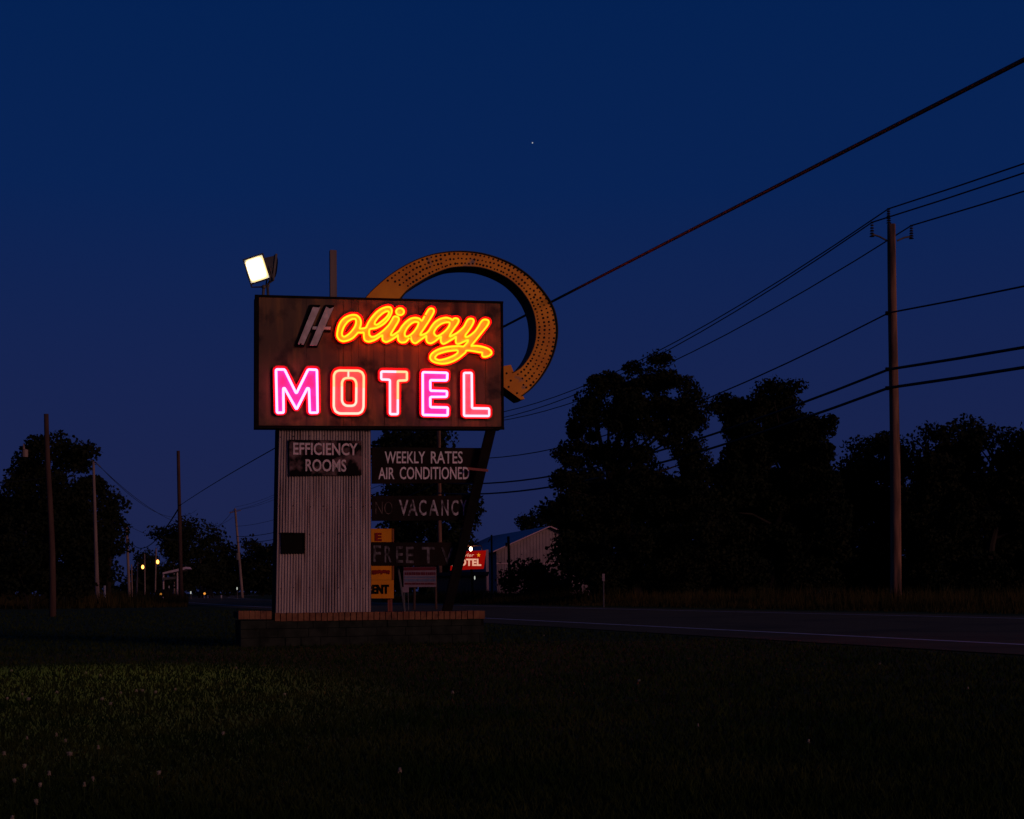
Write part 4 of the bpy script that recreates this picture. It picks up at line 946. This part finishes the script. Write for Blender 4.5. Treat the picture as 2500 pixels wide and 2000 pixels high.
# red motel sign beyond the road
DR = 92
def RP(x, y): return W(x, y, DR)
rs = Thing('lit_red_sign', (RP(1152, 1450).x, DR, 0), 'small glowing red motel sign with a gold star and a bare bulb across the road', 'sign')
m_ = MB(); m_.prism([RP(1099, 1393), RP(1181, 1389), RP(1187, 1344), RP(1104, 1347)], Vector((0, 0.18, 0)), 0, 1)
rfc = rs.part('sign_face', m_, [M['litred'], M['dark']])
m_ = MB(); rpl = lambda x, y: W(x, y, DR - 0.02)
text_on(m_, 'MOTEL', (1103, 1364, 1175, 1382), rpl, Vector((0, 0.012, 0)), 0.04)
text_on(m_, 'ayler', (1127, 1351, 1157, 1362), rpl, Vector((0, 0.012, 0)), 0.0, slant=3)
rs.part('lettering', m_, M['litwhite'], rfc)
m_ = MB(); cs = (1168.5, 1355.5)
m_.prism([rpl(cs[0] + (5.2 if k % 2 == 0 else 2.1) * math.sin(k * math.pi / 5), cs[1] - (6.0 if k % 2 == 0 else 2.4) * math.cos(k * math.pi / 5)) for k in range(10)][::-1], Vector((0, 0.012, 0)))
rs.part('star', m_, M['litstar'], rfc)
m_ = MB(); m_.tube([RP(1136, 1333), RP(1140, 1334), RP(1175, 1332), RP(1178, 1344)], 0.035, sides=6); m_.ball(RP(1141, 1331), 0.09)
arm = rs.part('lamp_arm', m_, M['post'])
m_ = MB(); m_.ball(W(1149.5, 1340.5, DR - 0.25), 0.115, sc=(0.85, 0.85, 1.15)); rs.part('bulb', m_, M['bulb'], arm)
m_ = MB(); b_ = RP(1155, 1450); b_.z = 0; m_.tube([b_, RP(1151, 1390)], 0.07, sides=8); rs.part('pole', m_, M['board'])
m_ = MB(); m_.ball(W(1159, 1411, DR - 1), 0.075, sc=(0.5, 0.5, 1.6)); single('reflector', m_, M['reflector_glow'], W(1159, 1411, DR - 1), 'tiny white reflector under the glowing red sign', 'reflector')

# black pole with wagon wheel, second pole by the bush
DW = 88
m_ = MB(); b_ = W(1201.5, 1470, DW); b_.z = 0; m_.tube([b_, W(1201, 1390, DW), W(1200, 1306, DW)], 0.055, sides=8)
t = Thing('yard_pole', b_, 'thin black pole beside the wagon wheel', 'pole'); t.part('shaft', m_, M['dark'])
m_ = MB(); m_.tube([W(1200.5, 1318, DW), W(1196, 1316, DW), W(1192, 1324, DW)], 0.03, sides=6); t.part('hook', m_, M['dark'])
wc = W(1193, 1452, DW - 0.25); rr_ = 14.5 * DW / F; wc.z = rr_ + 0.02
t = Thing('wagon_wheel', (wc.x, wc.y, 0), 'dark wagon wheel leaning on the thin black pole', 'wheel')
m_ = MB(); m_.tube([wc + Vector((math.cos(a), 0.0, math.sin(a))) * rr_ * 0.94 for a in [k * math.pi / 12 for k in range(24)]], 0.04, sides=6, closed=True); t.part('rim', m_, M['tyre'])
m_ = MB()
for k in range(10): m_.tube([wc, wc + Vector((math.cos(k * math.pi / 5), 0, math.sin(k * math.pi / 5))) * rr_ * 0.92], 0.016, sides=5)
t.part('spokes', m_, M['tyre'])
m_ = MB(); m_.tube([wc - Vector((0, 0.06, 0)), wc + Vector((0, 0.06, 0))], 0.06, sides=8); t.part('hub', m_, M['tyre'])
DY = 96; m_ = MB(); b_ = W(1246, 1450, DY); b_.z = 0; m_.tube([b_, W(1241, 1310, DY)], 0.085, sides=8)
t = Thing('yard_pole', b_, 'thicker dark pole rising out of the bush before the warehouse', 'pole'); t.part('shaft', m_, M['dark'])
m_ = MB(); m_.box(W(1236, 1330, DY), 0.12, 0.10, 0.25); t.part('meter_box', m_, M['dark'])

# yellow rental sign behind the column
DYL = 26
def YP(x, y, d=0): return W(x, y, DYL + d)
ys = Thing('yellow_rental_sign', (YP(905, 1500).x, DYL, 0), 'stacked orange yellow board sign reading RENT half hidden by the column', 'sign')
for (y0, y1, nm) in ((1291, 1323.5, 'upper'), (1380, 1416, 'mid'), (1416.6, 1461, 'low')):
    m_ = MB(); m_.prism([YP(868, y1), YP(956 if nm != 'low' else 960, y1), YP(956 if nm != 'low' else 960, y0), YP(868, y0)], Vector((0, 0.12, 0)))
    if nm != 'low': m_.prism([YP(957.6, y1), YP(960.5, y1), YP(960.5, y0), YP(957.6, y0)], Vector((0, 0.12, 0)), 1)
    bp_ = ys.part('board', m_, [M['yellow'], M['yellow_dim']])
    m_ = MB(); ypl = lambda x, y: W(x, y, DYL - 0.012)
    if nm == 'upper':
        text_on(m_, 'E', (916, 1301, 932, 1321), ypl, Vector((0, 0.01, 0)), 0.05); ys.part('lettering', m_, M['redtext'], bp_)
        bp_['label'] = 'upper orange board with a red letter E'
    elif nm == 'mid':
        random.seed(5); x = 909
        while x < 949:
            w_ = random.uniform(1.6, 3.0); yy = 1391 + random.uniform(0, 1.5); hh = random.uniform(8, 11)
            m_.prism([ypl(x, yy + hh), ypl(x + w_, yy + hh), ypl(x + w_, yy), ypl(x, yy)], Vector((0, 0.01, 0)))
            m_.prism([ypl(x + w_ + .02, yy + hh * .6), ypl(x + w_ + .9, yy + hh * .6), ypl(x + w_ + .9, yy + hh * .3), ypl(x + w_ + .02, yy + hh * .3)], Vector((0, 0.01, 0))); x += w_ + 1.2
        ys.part('lettering', m_, M['redtext'], bp_); bp_['label'] = 'middle orange board with small dark lettering'
    else:
        text_on(m_, 'RENT', (897, 1427.5, 950, 1450), ypl, Vector((0, 0.01, 0)), 0.05); ys.part('lettering', m_, M['blacktext'], bp_)
        bp_['label'] = 'lower orange board reading RENT in black'
m_ = MB(); m_.prism([YP(868, 1380), YP(956, 1380), YP(956, 1323.6), YP(868, 1323.6)], Vector((0, 0.10, 0))); ys.part('backing', m_, M['board'])
for x in (952.5, 876):
    m_ = MB(); b_ = YP(x, 1500, 0.17); b_.z = 0
    for s_ in (-1, 1): m_.box(Vector((b_.x + s_ * 0.021, b_.y, YP(x, 1462).z / 2)), 0.034, 0.06, YP(x, 1462).z)
    m_.prism([YP(x - 4, 1462, 0.14), YP(x + 4, 1462, 0.14), YP(x + 4, 1300, 0.14), YP(x - 4, 1300, 0.14)], Vector((0, 0.05, 0)))
    ys.part('post', m_, M['post'])

# realtor style sign by the road
DB = 62
def BP(x, y, d=0): return W(x, y, DB + d)
bs_ = Thing('real_estate_sign', (BP(1025, 1450).x, DB, 0), 'white sign with a maroon top band and blue grey text rows on posts', 'sign')
m_ = MB(); m_.prism([BP(985.5, 1434), BP(1064.5, 1433), BP(1064.5, 1384), BP(985, 1385)], Vector((0, 0.08, 0))); f_ = bs_.part('panel', m_, M['whitesign'])
m_ = MB(); m_.prism([BP(986, 1393, -.012), BP(1064, 1392, -.012), BP(1064, 1384.5, -.012), BP(986, 1385.5, -.012)], Vector((0, 0.01, 0))); bs_.part('header_band', m_, M['maroon'], f_)
random.seed(21); m_ = MB(); m2 = MB()
for y0, y1, mm, lo_, hi_ in ((1397, 1404, m_, 3, 6), (1407, 1411, m2, 3, 9), (1413, 1420, m2, 5, 12), (1423, 1427.5, m_, 4, 9)):
    x = 988
    while x < 1062:
        w_ = min(random.uniform(lo_, hi_), 1063.5 - x)
        mm.prism([BP(x, y1, -.012), BP(x + w_, y1, -.012), BP(x + w_, y0 + random.uniform(0, 1), -.012), BP(x, y0, -.012)], Vector((0, 0.01, 0))); x += w_ + random.uniform(0.6, 1.6)
bs_.part('dark_text_rows', m_, M['maroon'], f_); bs_.part('blue_text_rows', m2, M['bluesign'], f_)
for x0, x1, y in ((1013, 1011, 1472), (1063, 1064.5, 1468)):
    m_ = MB(); b_ = BP(x1, y, 0.1); b_.z = 0; m_.tube([b_, BP(x0, 1390, 0.12)], 0.05, sides=6); bs_.part('post', m_, M['darkpole'])
t = Thing('small_yard_sign', (BP(988, 1450, -2).x, DB - 2, 0), 'tiny pinkish yard sign at the lower left of the white sign', 'sign')
m_ = MB(); m_.prism([BP(981, 1447, -2), BP(998, 1446, -2), BP(998, 1433, -2), BP(980.5, 1434, -2)], Vector((0, 0.03, 0))); t.part('panel', m_, M['whitesign'])
for x in (987, 996):
    m_ = MB(); b_ = BP(x + 1, 1464, -1.95); b_.z = 0; m_.tube([b_, BP(x, 1446, -1.95)], 0.02, sides=5); t.part('leg', m_, M['steel'])
# roadside marker on right verge
DM = 62; b_ = W(1474, 1476, DM); b_.z = 0
t = Thing('route_marker', b_, 'small pale marker sign on a thin post in the right verge', 'sign')
m_ = MB(); m_.tube([b_, W(1473.5, 1418, DM)], 0.03, sides=6); t.part('post', m_, M['steel'])
m_ = MB(); m_.prism([W(1470.5, 1419, DM - .05), W(1476.5, 1419, DM - .05), W(1476.5, 1401, DM - .05), W(1470.5, 1401, DM - .05)], Vector((0, 0.02, 0))); t.part('plate', m_, M['siding'])

# canopy, car, reflectors far down the road
DC = 210
def CP(x, y, d=0): return W(x, y, DC + d)
cn = Thing('roadside_canopy', (CP(420, 1450).x, DC, 0), 'small white slanted canopy on posts far down the road', 'canopy')
m_ = MB(); m_.prism([CP(397, 1402), CP(438, 1394), CP(438, 1388), CP(397, 1398)], Vector((0, 3.5, 0))); m_.prism([CP(438.5, 1394), CP(455, 1389), CP(452, 1384), CP(438.5, 1388)], Vector((0, 3.5, 0)))
cn.part('roof', m_, M['canopy'])
for x in (399, 433):
    m_ = MB(); b_ = CP(x, 1450, 1); b_.z = 0; m_.tube([b_, CP(x, 1398, 1)], 0.11, sides=6); cn.part('post', m_, M['canopy'])
m_ = MB(); m_.prism([CP(396, 1416), CP(428, 1414), CP(428, 1408), CP(396, 1410)], Vector((0, 0.15, 0))); cn.part('sign_band', m_, M['steel'])
def car(px, D, lamp, label):
    c = W(px[0], px[1], D); c.z = 0; t = Thing('parked_car', c, label, 'car')
    b = MB(); prof = [(-2.1, .35), (2.1, .35), (2.1, .8), (1.3, .9), (.8, 1.4), (-1.0, 1.4), (-1.7, .9), (-2.1, .85)]
    b.prism([c + Vector((-.85, y, z)) for y, z in prof], Vector((1.7, 0, 0))); t.part('body', b, M['dark'])
    for sx_ in (-.85, .85):
        for sy in (-1.3, 1.3):
            w_ = MB(); w_.tube([c + Vector((sx_ - .1, sy, .33)), c + Vector((sx_ + .1, sy, .33))], 0.33, sides=12); t.part('wheel', w_, M['tyre'])
    for sx_ in lamp:
        l_ = MB(); l_.ball(c + Vector((sx_, -2.12, .72)), 0.16 * D / 200); t.part('lamp', l_, M['amber'])
    return t
car((401, 1455), 205, (0.0,), 'far car with one amber lamp below the white canopy')
car((503, 1455), 245, (0.2,), 'far car with an amber lamp right of the pale pole')
for i, (x, y, D, lab) in enumerate(((466, 1447, 190, 'white'), (499, 1457, 175, 'white'), (508, 1457, 175, 'white'), (541, 1457, 160, 'white'), (579, 1437, 190, 'white'), (413, 1433, 205, 'white'))):
    wrd = ['left of the pale straight pole', 'just left of the amber lamp', 'just right of the amber lamp', 'midway between the pale and leaning poles', 'beside the foot of the leaning pole', 'below the white canopy'][i]
    p = W(x, y, D); b_ = Vector((p.x, p.y, 0)); t = Thing('reflector_post', b_, 'small white reflector post ' + wrd, 'reflector', 'reflector posts down the road')
    m_ = MB(); m_.tube([b_, p], 0.05, sides=5); t.part('post', m_, M['steel'])
    m_ = MB(); m_.box(p + Vector((0, -.06, 0)), 0.13, 0.03, 0.32); t.part('plate', m_, M['reflector_glow'] if i in (0, 4) else M['whitepaint'])

# lone star
m_ = MB(); st_ = W(1300, 349, 3500); m_.ball(st_, 1.5, seg=8, rings=6); single('star', m_, em('star_light', (0.9, 0.95, 1.0), 0.5), st_, 'single tiny star in the sky above the right end of the sign', 'star')
